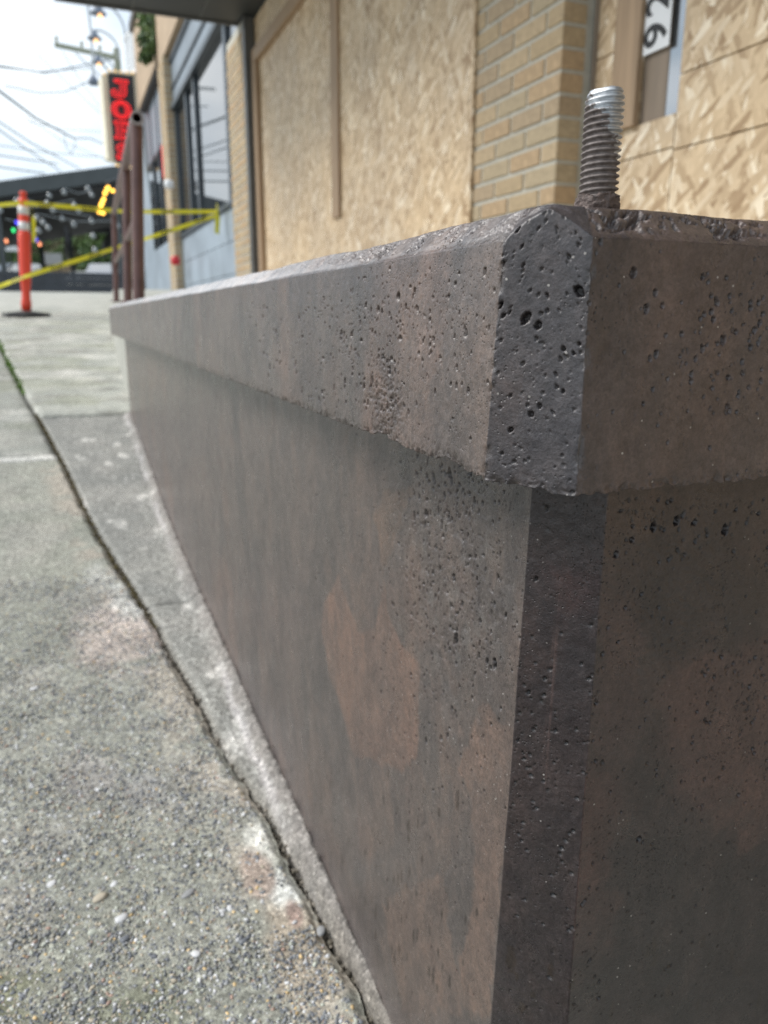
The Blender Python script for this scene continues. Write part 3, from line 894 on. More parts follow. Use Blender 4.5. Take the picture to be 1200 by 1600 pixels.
# ---- body
CX_, CY_ = .0262, .0262
ZLOW = -.66
seg, u = columns(XB, YB, 3.28, CY_, 500, .44, .00062)
SB = arcl(seg, u, XB, YB, CX_, CY_)
zrows = np.concatenate([np.linspace(ZB + .012, -.46, 600), np.linspace(-.46, ZLOW - .02, 70)[1:]])
pts = []
for z in zrows:
    g_ = .016 * np.clip((ZB - z) / .36, 0, 1.4)
    x, y = outline(seg, u, XB, YB, 3.28, CX_, CY_, 0.0); x2, y2 = outline(seg, u, XB, YB, 3.28, CX_, CY_ + .016, 0.0, CY_)
    m = g_ / .016; pts.append(np.stack([x + (x2 - x) * m, y + (y2 - y) * m, np.full_like(x, z)], -1))
P = np.stack(pts); SS = np.broadcast_to(SB, P.shape[:2]); ZZ = P[..., 2]
NX, NY = normal_in(seg, u)
GB = (XB, YB, CX_, CY_ + .008)
pits = []
dn = lambda x, y: math.exp(-((x - (690 - (y - 900) * .0)) / 75) ** 2 - ((y - 880) / 230) ** 2) + .05
add_pits(1, 1000, (590, 690, 835, 1250), .0004, .0015, 1.9, GB, dn, 2.4)
add_pits(1, 60, (640, 720, 730, 820), .0008, .0019, 3.4, GB)
add_pits(1, 400, (450, 620, 800, 1590), .0005, .0012, 1.8, GB)
add_pits(2, 260, (800, 900, 930, 1590), .0005, .0014, 1.3, GB, lambda x, y: .2 + .8 * (y > 1050))
add_pits(3, 200, (950, 780, 1200, 900), .0004, .0012, 1.5, GB, lambda x, y: (910 - y) / 120)
add_pits(3, 300, (1000, 1000, 1200, 1260), .0004, .0014, 1.4, GB, lambda x, y: .15 + math.exp(-((x - 1150) / 80) ** 2 - ((y - 1080) / 90) ** 2))
add_pits(3, 300, (900, 900, 1200, 1590), .0005, .0012, 1.3, GB)
for px, py, r in ((1006, 825, 8), (1043, 815, 8), (1120, 830, 10), (947, 868, 6), (1072, 818, 6), (1195, 1125, 7), (985, 1315, 6), (972, 845, 5)):
    s, z = sz_of(px, py, *GB, 3); pits.append((s, z, r * .00026, r * .00034, r * .0004))
for px, py, r in ((770, 1035, 9), (758, 1032, 6), (709, 996, 8), (667, 1160, 6), (690, 1155, 6), (700, 1150, 5), (660, 800, 7), (694, 808, 6), (704, 900, 7), (675, 985, 6)):
    s, z = sz_of(px, py, *GB, 1); pits.append((s, z, r * .0003, r * .0005, r * .0004))
D = pit_field(SB, zrows[::-1], pits)[::-1]
DP = D.copy()
D = D + .0009 * fbm(SS * 12, ZZ * 12, seed=141) + .0002 * fbm(SS * 220, ZZ * 220, seed=143, octv=3)
s0, z0 = sz_of(1030, 950, *GB, 3); rg = np.exp(-((SS - s0) / .05) ** 2 - ((ZZ - z0) / .05) ** 2) * (seg == 3)[None]
D -= .0006 * rg * np.abs(fbm(SS * 190 + ZZ * 120, ZZ * 330 - SS * 120, seed=145, octv=2))
s0, z0 = sz_of(700, 950, *GB, 1); rg1 = np.exp(-((SS - s0) / .10) ** 2 - ((ZZ - z0) / .09) ** 2) * (seg == 1)[None]
D -= .0007 * rg1 * np.clip(fbm(SS * 130, ZZ * 190, seed=147, octv=3) * 2.2, 0, 1)
foot = sstep(-.50, -.60, ZZ - (prof(P[..., 1]) + .60)) * 0
D += .0
P[..., 0] += NX[None] * D; P[..., 1] += NY[None] * D
Cb = stain_and_shade(seg, SS, P[..., 0], P[..., 1], ZZ, 200)


def inpoly(S_, Z_, poly):
    ins = np.zeros(S_.shape, bool); n = len(poly)
    for i in range(n):
        (x1, y1), (x2, y2) = poly[i], poly[(i + 1) % n]
        c = ((y1 > Z_) != (y2 > Z_)) & (S_ < (x2 - x1) * (Z_ - y1) / (y2 - y1 + 1e-12) + x1); ins ^= c
    return ins


def patch(face, poly, c, a, wob=.004, base=None):
    pl = [sz_of(px, py, *GB, face) for px, py in poly]
    sa, sb = min(q[0] for q in pl) - .02, max(q[0] for q in pl) + .02; za, zb_ = min(q[1] for q in pl) - .02, max(q[1] for q in pl) + .02
    cs = np.where((SB > sa) & (SB < sb) & (seg == face))[0]; rs_ = np.where((zrows > za) & (zrows < zb_))[0]
    if not len(cs) or not len(rs_): return
    sl_ = (slice(rs_[0], rs_[-1] + 1), slice(cs[0], cs[-1] + 1)); s_, z_ = SS[sl_], ZZ[sl_]
    ws = s_ + wob * fbm(s_ * 60, z_ * 60, seed=301, octv=3); wz = z_ + wob * fbm(s_ * 60, z_ * 60, seed=305, octv=3)
    m = np.zeros(s_.shape)
    for r_ in ((.0006, .0018) if face == 1 else (.003, .009)):
        for ox, oz in ((r_, 0), (-r_, 0), (0, r_ * 1.6), (0, -r_ * 1.6)): m += inpoly(ws + ox, wz + oz, pl) * .125
    m = m * np.clip(.92 + .45 * fbm(s_ * 110, z_ * 14, seed=307, octv=3) + .5 * fbm(s_ * 30, z_ * 30, seed=309, octv=3), .1, 1)
    Cb[sl_] = mixc(Cb[sl_], a * m, c)


patch(1, [(600, 1600), (480, 1330), (470, 1000), (500, 760), (560, 660), (840, 760), (780, 1600)], (.080, .0705, .066), .7, .012)
patch(1, [(528, 898), (507, 945), (503, 985), (518, 1060), (538, 1120), (556, 1185), (600, 1196), (632, 1212), (655, 1180), (657, 1040), (628, 1008), (606, 960), (598, 905), (585, 985), (560, 985), (545, 950)], (.128, .089, .073), 1.0, .0045)
patch(1, [(595, 880), (640, 770), (600, 760), (575, 800)], (.125, .086, .064), .5, .01)
patch(1, [(735, 1130), (765, 1110), (800, 1140), (795, 1260), (775, 1600), (720, 1600), (745, 1400), (740, 1260), (715, 1200)], (.124, .089, .073), .85, .008)
patch(1, [(600, 1420), (700, 1380), (730, 1600), (640, 1600)], (.118, .088, .074), .8, .012)
patch(3, [(905, 775), (1060, 775), (1040, 830), (950, 860), (915, 900)], (.068, .048, .041), .85, .01)
patch(3, [(900, 1180), (950, 1240), (945, 1500), (880, 1500), (880, 1250)], (.078, .045, .039), .9, .01)
patch(3, [(925, 900), (990, 930), (985, 1170), (915, 1190)], (.070, .047, .044), .85, .012)
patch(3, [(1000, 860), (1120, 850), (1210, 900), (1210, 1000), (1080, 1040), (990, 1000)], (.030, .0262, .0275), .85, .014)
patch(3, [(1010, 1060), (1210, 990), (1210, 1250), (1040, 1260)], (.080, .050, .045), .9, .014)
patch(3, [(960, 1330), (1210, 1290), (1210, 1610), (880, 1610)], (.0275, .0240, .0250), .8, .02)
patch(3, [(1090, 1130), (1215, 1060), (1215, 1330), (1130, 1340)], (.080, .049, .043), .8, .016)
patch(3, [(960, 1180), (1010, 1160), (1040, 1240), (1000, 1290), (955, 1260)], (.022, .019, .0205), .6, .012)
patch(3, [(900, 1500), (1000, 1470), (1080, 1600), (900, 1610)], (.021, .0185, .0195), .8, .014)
patch(2, [(850, 890), (930, 880), (925, 960), (870, 970)], (.056, .034, .034), .8, .012)
patch(2, [(830, 1290), (890, 1240), (885, 1600), (800, 1600)], (.036, .030, .030), .8, .012)
patch(2, [(835, 775), (945, 780), (940, 850), (830, 850)], (.030, .026, .026), .6, .012)
Cb = mixc(Cb, .45 * rg1 * sstep(.1, .5, fbm(SS * 70, ZZ * 70, seed=311)), (.135, .13, .125))
# dark splash marks that ran down the lower face
for _ in range(95):
    if random.random() < .75:
        f = 1; py = random.uniform(1190, 1595); px = random.uniform(410 + (py - 1190) * .46, 640 + random.random() * 120)
    else:
        f = random.choice((2, 3)); py = random.uniform(1430, 1598); px = random.uniform(800, 880) if f == 2 else random.uniform(900, 1190)
    s, z = sz_of(px, py, *GB, f); rs = random.uniform(.0012, .0030); rz = rs * random.uniform(1.8, 4.0)
    a, b = np.searchsorted(SB, (s - rs * 2, s + rs * 2))
    if b <= a: continue
    rho = np.sqrt(((SS[:, a:b] - s) / rs) ** 2 + ((ZZ[:, a:b] - z) / rz) ** 2) + .3 * vn(SS[:, a:b] * 900, ZZ[:, a:b] * 500, seed=7)
    Cb[:, a:b] = mixc(Cb[:, a:b], .85 * (1 - sstep(.6, 1.1, rho)), (.030, .022, .018))
# pale splashed foot of the wall
ft = ZZ - prof(P[..., 1]); mud = sstep(.075, .0, ft + .03 * fbm(SS * 25, ZZ * 25, seed=321)) * (seg <= 1)[None]
Cb = mixc(Cb, .6 * mud, (.165, .145, .138))
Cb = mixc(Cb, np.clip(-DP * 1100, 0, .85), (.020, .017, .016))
# corner strip with scraped vertical lines
ls = np.exp(-((((SS - .019) / .004)) ** 2)) * sstep(-.20, -.10, ZZ) * 0 + (seg == 2)[None] * sstep(.35, .6, vn(SS * 1500, ZZ * 3, seed=331)) * np.exp(-((SS - .022) / .004) ** 2) * np.exp(-((ZZ + .19) / .06) ** 2)
Cb = mixc(Cb, .7 * ls, (.19, .12, .105))
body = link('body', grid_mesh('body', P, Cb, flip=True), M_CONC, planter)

# ---- threaded stud on the coping
BX, BY, BZ = .2150, .2885, ZT - .004
stud = thing('threaded_stud', 'galvanised threaded stud sticking up from the planter coping corner', 'bolt', (BX, BY, BZ))
rad, pitch, zt_ = .0082, .00255, .0525
na, nz = 64, 420
th = np.linspace(0, 2 * math.pi, na + 1); hz = np.linspace(-.004, zt_, nz)
TH, HZ = np.meshgrid(th, hz)
ph = (HZ / pitch - TH / (2 * math.pi)) % 1.0
prof_t = np.where(ph < .5, ph * 2, 2 - 2 * ph); prof_t = sstep(.12, .88, prof_t)
rr = rad - .00145 * (1 - prof_t) + .00010 * fbm(np.cos(TH) * 6 + 9, np.sin(TH) * 6 + HZ * 500, seed=9)
endz = zt_ - HZ
cut = sstep(.0, .0045, endz); rr = np.minimum(rr, rad * (.80 + .20 * np.sqrt(np.clip(endz / .0042, 0, 1))))
# worn flat on the street side of the top
wear = np.clip(np.cos(TH - math.radians(205)), 0, 1) ** 2 * sstep(.009, .0, endz); rr -= .0024 * wear
fill = sstep(.17, .0, HZ / .055) * .0; lean = np.stack([HZ * .03, HZ * .035, HZ * 0], -1)
PT = np.stack([rr * np.cos(TH), rr * np.sin(TH), HZ], -1) + lean + np.array([BX, BY, BZ])
top = np.array([BX + .03 * zt_, BY + .035 * zt_, BZ + zt_])
rings = [PT]
for f_ in (.75, .4, .02):
    ring = PT[-1] * f_ + top * (1 - f_); ring[:, 2] = top[2] + .0006 * (1 - f_) + .0004 * np.sin(th * 3); rings.append(ring[None])
PT = np.concatenate(rings, 0)
me = grid_mesh('shaft', PT); shaft = link('shaft', me, M_BOLT, stud)
# crumbly grout collar round the foot of the stud
th = np.linspace(0, 2 * math.pi, 91); hz = np.linspace(-.006, .0155, 60)
TH, HZ = np.meshgrid(th, hz)
cr = np.cos(TH); sr = np.sin(TH)
n3 = fbm(cr * 3.2 + 20, sr * 3.2 + 20, HZ * 420, seed=19, octv=5, gain=.6)
rr = .0088 + .0016 * n3 + .0022 * sstep(.006, -.004, HZ) + .0010 * np.clip(-cr, 0, 1)
rr = np.where(HZ > .0105 + .0035 * fbm(cr * 2, sr * 2, seed=23), .0062, rr)
link('grout_collar', grid_mesh('grout_collar', np.stack([BX + rr * cr, BY + rr * sr, BZ + HZ], -1)), M_GROUT, stud)
shaft.data.update()

# ================================================================== LANDING BEHIND THE PLANTER
lz = lambda y: float(np.interp(y, [0, 3, 4.6, 7.2, 10.5, 16, 20], [.02, .03, .07, .12, .33, .46, .56]))
m = MB(); yl = [.36, 2, 3.26, 4.6, 7.2, 8.6, 10.5, 13, 16, 20]
xl_ = lambda y: float(np.interp(y, [0, 3.26, 4.6, 7.2, 10.5, 20], [.3, .23, .26, .36, .60, 1.2]))
for a, b in zip(yl[:-1], yl[1:]):
    m.hexa([(xl_(a), a, -.7), (3.2, a, -.7), (3.2, b, -.7), (xl_(b), b, -.7), (xl_(a), a, lz(a)), (3.2, a, lz(a)), (3.2, b, lz(b)), (xl_(b), b, lz(b))])
tag(m.build('landing', M_FAR), 'raised concrete landing between the planter and the shop fronts', kind='structure')

# ================================================================== BOARDED STOREFRONT
shop = thing('boarded_storefront', 'tan brick storefront boarded up with strand board under a dark canopy', 'building', (1.55, 2.3, .02))
BL, BH, BD, JT = .192, .0552, .090, .0125        # brick length, height, depth, joint


def brick_mesh(ln, mat):
    me = bpy.data.meshes.new('brick'); bm = bmesh.new(); bmesh.ops.create_cube(bm, size=1.0)
    bmesh.ops.scale(bm, vec=(BD, ln, BH), verts=bm.verts); bmesh.ops.bevel(bm, geom=bm.edges[:], offset=.003, segments=1, affect='EDGES')
    bm.to_mesh(me); bm.free(); me.materials.append(mat); return me


BM = {}


def pier(parent, xf, y0, y1, z0, z1, depth, zfine):
    core = MB().box(xf + .0055, xf + depth, y0 + .0055, y1 - .0055, z0, z1).build('pilaster', M_MORT, parent)
    ch = BH + JT; i = 0; z = z0
    while z + BH < z1:
        off = (i % 2) * (BL + JT) / 2
        y = y0 - (0 if off == 0 else BL + JT - off)
        while y < y1 - .02:
            a, b = max(y, y0), min(y + BL, y1)
            if b - a > .03:
                key = (round(b - a, 3), random.randrange(5))
                if key not in BM: BM[key] = brick_mesh(key[0], M_BRICK[key[1]])
                o = bpy.data.objects.new('brick', BM[key]); COL.objects.link(o); o.parent = core
                o.location = Vector((xf + BD / 2 + random.uniform(-.0008, .0008), (a + b) / 2, z + BH / 2)) - ORG[parent.name]
                o.rotation_euler.z = random.uniform(-.004, .004)
            y += BL + JT
        i += 1; z += ch
    return core


random.seed(21)
pier(shop, 1.55, 2.318, 3.02, .032, 2.18, .20, 1)
pier(shop, 1.45, 6.49, 7.10, .10, 2.18, .20, 1)
MB().box(1.452, 1.528, 6.405, 6.483, .08, 2.19).build('dark_column', M_CTRIM, shop, bevel=.004)  # plain dark upright box in front of the far pier's near side
# right bay: strand board round a slot of exposed door glass
XR = 1.67
T_ = .014


def board(name, x, y0, y1, z0, z1, parent=shop, mat=None, t=T_, bev=.0012):
    return MB().box(x, x + t, y0, y1, z0, z1).build(name, mat or M_OSB, parent, bevel=bev, seg=1)


G_ = .004
board('strand_board', XR, .2, 1.905, .02, .468 - G_ / 2)
board('strand_board', XR, .2, 1.905, .468 + G_ / 2, .664 - G_ / 2)
board('strand_board', XR, .2, 1.905, .664 + G_ / 2, 1.5)
board('strand_board', XR, .2, 1.905, 1.505, 2.15)
board('strand_board', XR, 1.909, 2.296, .02, .474)
board('strand_board', XR, 1.909, 2.296, .478, .566)
board('strand_board', XR, 2.075, 2.296, .57, .802)
board('strand_board', XR, 2.075, 2.296, .806, 2.15)
MB().box(XR - .019, XR - .001, 2.07, 2.186, .565, 2.15).build('batten', M_WOOD, shop, bevel=.0015)
MB().box(XR + .0100, XR + .03, 1.966, 2.072, .568, 2.15).build('reflection_strip', M_BROWN_STRIP, shop)  # brown strip standing in for a dark reflection in the door glass
MB().box(XR + .0115, XR + .017, 1.90, 1.9655, .567, 2.15).build('door_glass', M_GLASS, shop)
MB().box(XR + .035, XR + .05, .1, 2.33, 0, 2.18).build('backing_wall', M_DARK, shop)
MB().box(XR - .004, XR + .01, 2.298, 2.3155, .02, 2.17).build('corner_gap_strip', M_BROWN_STRIP, shop)  # narrow brown strip filling the gap beside the brick pier
# left bay
XL = 1.536
board('strand_board', XL, 2.885, 4.495, .05, 2.18)
board('strand_board', XL, 4.499, 6.46, .05, 2.18)
MB().box(XL - .019, XL - .001, 4.44, 4.562, .561, 2.17).build('batten', M_WOOD, shop, bevel=.0015)
MB().box(XL - .039, XL - .001, 6.29, 6.40, .08, 1.86).build('stud_post', M_WOOD, shop, bevel=.002)
MB().box(XL - .039, XL - .001, 2.95, 6.40, 1.862, 1.95).build('header_board', M_WOOD, shop, bevel=.002)
# canopy over the landing
cano = MB().box(.165, 1.62, -9, 6.62, 2.20, 2.42).build('canopy', M_CANOPY, shop)  # extended unseen behind the camera to darken the planter's end face
MB().bar((.165, 6.63, 2.212), (1.62, 6.63, 2.212), .03, .05).bar((.155, -9, 2.212), (.155, 6.645, 2.212), .03, .05).build('edge_trim', M_CTRIM, cano)
for x in (.67, 1.16): MB().box(x - .004, x + .004, -9, 6.61, 2.194, 2.199).build('panel_joint', M_CTRIM, cano)
MB().box(1.60, 2.4, -9, 6.6, 2.19, 5.5).build('upper_wall', M_TAN, shop)
MB().box(1.58, 1.9, -9, .19, -1.2, 2.19).build('side_wall', M_TAN, shop)  # facade carried on out of view, added to shade the planter's end

# house number plate, digits turned a quarter to the left
plate = thing('number_plate', 'white number plate with black digits 92 turned sideways on the boarded door', 'sign', (1.664, 2.0, .74))
MB().box(XR - .004, XR - .001, 1.957, 2.066, .752, 1.15).build('plate', M_WHITE, plate)


def text_mesh(s, size, bold=.0, ext=.0):
    cu = bpy.data.curves.new('digit', 'FONT'); cu.body = s; cu.size = size; cu.offset = bold; cu.extrude = ext; cu.align_x = 'CENTER'; cu.align_y = 'CENTER'
    o = bpy.data.objects.new('tmp', cu); COL.objects.link(o)
    dg = bpy.context.evaluated_depsgraph_get(); me = bpy.data.meshes.new_from_object(o.evaluated_get(dg))
    bpy.data.objects.remove(o); bpy.data.curves.remove(cu); return me


for ch_, zc_ in (('9', .797), ('2', .880)):
    me = text_mesh(ch_, .132, .0020, .0006)
    # glyph right -> world +z (reads upwards), glyph up -> world +y (leftwards as seen from the street)
    me.transform(Matrix(((0, 0, -1, XR - .0052), (0, 1, 0, 2.011), (1, 0, 0, zc_), (0, 0, 0, 1))))
    link('digit', me, M_BLACK, plate)

# ================================================================== GREY STOREFRONT FURTHER UP
grey = thing('grey_storefront', 'grey panelled storefront with tall window beyond the boarded shop', 'building', (1.45, 7.1, .12))
pier(grey, 1.45, 11.04, 11.66, .30, 3.2, .20, 0)
XW = 1.561; s2 = 1.115
k0, k1 = .09, 1.01
for i, (a, b) in enumerate(((.12, .40), (.405, .70), (.705, 1.005))):
    for c, d in ((7.105, 8.6), (8.605, 10.0), (10.005, 11.03)):
        MB().box(XW, XW + .03, c, d, a, b).build('kick_panel', M_STEEL, grey, bevel=.006)
MB().box(XW - .03, XW + .06, 7.105, 11.03, 1.008, 1.05).build('sill', M_FRAME, grey)
for y in (7.62, 9.42, 10.04, 10.95): MB().box(XW - .01, XW + .05, y, y + (.12 if y < 9 else .1), 1.05, 2.56).build('mullion', M_FRAME, grey)
for a, b in ((7.105, 7.62), (7.74, 9.42), (9.52, 10.04), (10.14, 10.95)): MB().box(XW + .02, XW + .028, a + .002, b - .002, 1.052, 2.558).build('pane', M_GLASS, grey)
MB().box(XW - .05, XW + .07, 7.105, 11.03, 2.56, 2.62).build('head_rail', M_FRAME, grey)
MB().box(XW - .01, XW + .05, 7.105, 11.03, 2.622, 2.80).build('transom_panel', M_TRANSOM, grey)
MB().box(XW - .03, XW + .06, 7.105, 11.03, 2.802, 2.845).build('transom_rail', M_FRAME, grey)
MB().box(XW - .01, XW + .05, 7.105, 11.03, 2.847, 3.10).build('transom_panel', M_TRANSOM, grey)
MB().box(XW - .04, XW + .06, 7.105, 11.03, 3.102, 3.15).build('transom_rail', M_FRAME, grey)
MB().box(1.47, 2.4, 7.1, 11.66, 3.205, 5.6).build('upper_wall', M_TAN, grey)
MB().box(1.60, 1.75, 7.1, 11.66, .0, 3.2).build('inner_wall', M_DARK, grey)
MB().box(1.60, 1.75, 6.5, 7.11, 2.0, 3.2).build('inner_wall', M_DARK, grey)
# overhanging upper storey of the next bay, shop front set back under it
MB().box(1.50, 2.6, 11.67, 14.9, 3.42, 4.62).build('upper_wall', M_TAN, grey)
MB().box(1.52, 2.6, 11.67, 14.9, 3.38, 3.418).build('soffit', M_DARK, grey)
MB().box(1.44, 2.6, 11.6, 15.0, 4.622, 4.74).build('roof_edge', M_CTRIM, grey)
XS = 1.63
for i, (a, b) in enumerate(((11.67, 12.55), (12.56, 13.45), (13.46, 14.4), (14.41, 15.3))):
    MB().box(XS, XS + .04, a, b, .33, 1.15).build('kick_panel', M_STEEL, grey, bevel=.006)
    MB().box(XS - .01, XS + .05, a, a + .07, 1.16, 3.37).build('mullion', M_FRAME, grey)
    MB().box(XS + .02, XS + .03, a + .072, b, 1.17, 2.5).build('pane', M_GLASS, grey)
    MB().box(XS, XS + .04, a + .072, b, 2.56, 3.37).build('transom_panel', M_TRANSOM, grey)
MB().box(XS - .02, XS + .06, 11.67, 15.3, 2.505, 2.555).build('transom_rail', M_FRAME, grey)
MB().box(XS + .06, 3, 11.67, 15.3, .2, 3.38).build('inner_wall', M_DARK, grey)
pp = ony(250, 238, 13.0)
MB().box(XS - .03, XS - .01, 12.75, 12.95, 2.05, 2.5).build('window_sign', M_REDSIGN, grey)
tag(MB().lathe([(.0, -.06), (.05, -.05), (.062, 0), (.05, .05), (0, .06)], onx(274, 407, 1.40), 14).build('alarm_bell', M_LETTER, smooth=True), 'small red round bell on the far tan brick pier', 'bell')
tag(MB().lathe([(.0, -.06), (.05, -.05), (.062, 0), (.05, .05), (0, .06)], onx(264, 288, 1.40), 14).build('globe_lamp', M_WHITE, smooth=True), 'small white globe lamp on the far tan brick pier', 'lamp')

# ivy hanging over the upper wall
def leaf_cloud(name, n, fn, size, mats, parent=None):
    vs, fs = [], []
    for i in range(n):
        p = Vector(fn()); a = Vector((random.gauss(0, 1), random.gauss(0, 1), random.gauss(0, 1))).normalized(); b = a.orthogonal().normalized()
        s = size * random.uniform(.6, 1.4); c = a.cross(b) * s * .55; b = b * s; k_ = len(vs)
        vs += [tuple(p - b), tuple(p + c), tuple(p + b), tuple(p - c)]; fs.append((k_, k_ + 1, k_ + 2, k_ + 3))
    me = bpy.data.meshes.new(name); me.from_pydata(vs, [], fs)
    for m_ in mats: me.materials.append(m_)
    me.polygons.foreach_set('material_index', [random.randrange(len(mats)) for _ in fs])
    return link(name, me, None, parent)


ivy = thing('ivy_plant', 'dark green ivy hanging over the upper tan wall', 'plant', (1.45, 12.6, 4.7))


def ivyp():
    t = random.random(); py = -20 + 118 * t
    hw = 15 * (1 - .55 * max(0, (t - .55) / .45)) + 2.5 * math.sin(py * .21)
    p = ony(230 + 4 * math.sin(py * .05) + random.gauss(0, .5) * hw + t * 2, py + random.gauss(0, 2), 12.3)
    return (min(1.56, p[0]), p[1] - abs(random.gauss(0, .22)), p[2])


leaf_cloud('foliage', 5200, ivyp, .04, [M_LEAF[0], M_LEAF[2], M_LEAF[1]], ivy)
for y in (12.2, 12.9): MB().tube([(1.47, y, 4.1), (1.46, y + .1, 4.9), (1.48, y - .05, 6.0)], [.012, .018, .02], 6).build('stem', M_BARK, ivy)

# white balustrade on the roof beyond
bal = thing('white_balustrade', 'white slatted balustrade on the roof edge above the lit sign', 'railing', (1.42, 15.4, 4.3))
b0, b1 = Vector(ony(213, 112, 15.2)), Vector(ony(199, 116, 17.4))
hb = ony(213, 48, 15.2)[2] - b0.z
for i in range(9):
    q = b0.lerp(b1, i / 8); MB().box(q.x - .012, q.x + .012, q.y, q.y + .10, q.z + .05, q.z + hb).build('slat', M_WHITE, bal)
for dz in (0, hb + .03): MB().bar(b0 + Vector((0, -.1, dz)), b1 + Vector((0, .2, dz)), .04, .06).build('top_rail' if dz else 'bottom_rail', M_WHITE, bal)

# ================================================================== LIT SIGN
YS = 15.6
c0 = ony(155, 130, YS); c1 = ony(208, 130, YS); cb = ony(186, 258, YS); ctp = ony(186, 116, YS)
xA, xM, xB_, zb0, zt0 = c0[0], ony(166, 190, YS)[0], c1[0] + .03, cb[2], ctp[2]
sign = thing('blade_sign', 'upright charcoal blade sign with red neon letters JOES and cream edge', 'sign', (xM, YS, zb0))
h = zt0 - zb0; wf = xB_ - xM
ya_ = YS; yd = .40
fpoly = [(xM, zb0 + .10), (xM + .16, zb0), (xB_, zb0 - .03), (xB_, zt0 + .02), (xM + .13, zt0 + .02), (xM, zt0 - .06)]
MB().prism(fpoly, lambda a, b, t: (a, ya_ + t, b), .06).build('face', M_SIGNBLK, sign)
# cream street-side cabinet, angled back
spoly = [(xM - .004, ya_ - .01), (xB_ + .05, ya_ + .062), (xB_ + .05, ya_ + yd), (xA + .01, ya_ + yd), (xA, ya_ + .22)]
m = MB(); n = len(spoly)
zlow = [zb0 + .08, zb0 - .05, zb0 - .03, zb0 + .12, zb0 + .13]; zhi = [zt0 - .03, zt0 + .09, zt0 + .09, zt0 - .1, zt0 - .1]
m.add([(a, b, z) for (a, b), z in zip(spoly, zlow)] + [(a, b, z) for (a, b), z in zip(spoly, zhi)],
      [tuple(range(n)), tuple(n + i for i in reversed(range(n)))] + [((i + 1) % n, i, n + i, n + (i + 1) % n) for i in range(n)])
m.v = [(x, y if y > ya_ + .061 else y + .063 if x > xM + .01 else y, z) for x, y, z in m.v]
m.build('cabinet', M_CREAM, sign)
for i in range(len(fpoly)):
    a, b = fpoly[i], fpoly[(i + 1) % len(fpoly)]
    MB().bar((a[0], ya_ - .004, a[1]), (b[0], ya_ - .004, b[1]), .03, .03, (0, 1, 0)).build('border', M_CREAM, sign)
LET = {
 'J': [[(.25, 1), (.95, 1), (.95, .86), (.82, .86), (.82, .28), (.72, .08), (.5, 0), (.25, .02), (.08, .14), (.04, .32), (.14, .42), (.3, .40), (.36, .28), (.42, .2), (.5, .22), (.54, .3), (.54, .86), (.25, .86)]],
 'O': 'ring',
 'E': [[(.05, 0), (.95, 0), (.95, .32), (.80, .32), (.74, .16), (.48, .16), (.48, .42), (.68, .42), (.68, .58), (.48, .58), (.48, .84), (.74, .84), (.80, .68), (.95, .68), (.95, 1), (.05, 1), (.05, .86), (.18, .86), (.18, .14), (.05, .14)]],
 'S': [[(.08, .05), (.2, .1), (.4, .0), (.62, .0), (.85, .12), (.92, .32), (.80, .5), (.45, .62), (.38, .72), (.46, .84), (.62, .84), (.76, .68), (.88, .68), (.88, .97), (.76, .93), (.58, 1), (.36, .99), (.14, .86), (.09, .68), (.2, .5), (.52, .38), (.6, .27), (.52, .16), (.36, .16), (.22, .32), (.08, .34)]]}
lh = h * .19; lw = wf * .60; lx = xM + wf * .20
for i, ch_ in enumerate('JOES'):
    z0 = zt0 - .05 - (i + 1) * (lh + h * .036) + (0 if i < 3 else -.0)
    if i == 3: z0 -= .02
    fn = lambda a, b, t, z0=z0: (lx + a * lw, ya_ - .012 - t, z0 + b * lh)
    if LET[ch_] == 'ring':
        m = MB(); q = 28; o_ = [(.5 + .5 * math.cos(2 * math.pi * j / q), .5 + .5 * math.sin(2 * math.pi * j / q)) for j in range(q)]
        i_ = [(.5 + .14 * math.cos(2 * math.pi * j / q), .5 + .27 * math.sin(2 * math.pi * j / q)) for j in range(q)]
        for j in range(q):
            j2 = (j + 1) % q; m.hexa([fn(*o_[j], 0), fn(*o_[j2], 0), fn(*i_[j2], 0), fn(*i_[j], 0), fn(*o_[j], .03), fn(*o_[j2], .03), fn(*i_[j2], .03), fn(*i_[j], .03)])
        lt = m.build('letter', M_LETTER, sign); loops = [o_, [(.5 + .32 * (a - .5) / .5, .5 + .38 * (b - .5) / .5) for a, b in o_]]
    else:
        lt = MB().prism(LET[ch_][0], fn, .03).build('letter', M_LETTER, sign); loops = LET[ch_]
    for lp in loops:
        MB().tube([fn(a, b, .04) for a, b in lp] + [fn(*lp[0], .04)], .006, 6).build('neon_tube', M_NEON, lt)
for i in range(7):
    f = i / 6
    MB().lathe([(.0, -.02), (.02, -.01), (.022, .01), (0, .025)], (xM + .12 + f * (wf - .1), ya_ - .02, zb0 - .03 + .02 * (1 - f)), 8).build('bulb', M_SIGNB, sign, smooth=True)
for i in range(6):
    f = i / 5
    MB().lathe([(.0, -.02), (.015, -.01), (.017, .01), (0, .025)], (xM + .02 + f * (wf - .05), ya_ - .02, zt0 + .04 - .06 * (f < .1)), 8).build('bulb', M_SIGNB, sign, smooth=True)
MB().bar((xB_, ya_ + .3, zt0 - .3), (1.6, ya_ + .3, zt0 - .3), .05, .05).bar((xB_, ya_ + .3, zb0 + .2), (1.6, ya_ + .3, zb0 + .2), .05, .05).build('bracket', M_FRAME, sign)
MB().box(1.66, 2.8, 15.31, 17.5, .3, 4.5).build('side_wall', M_STEEL, grey)

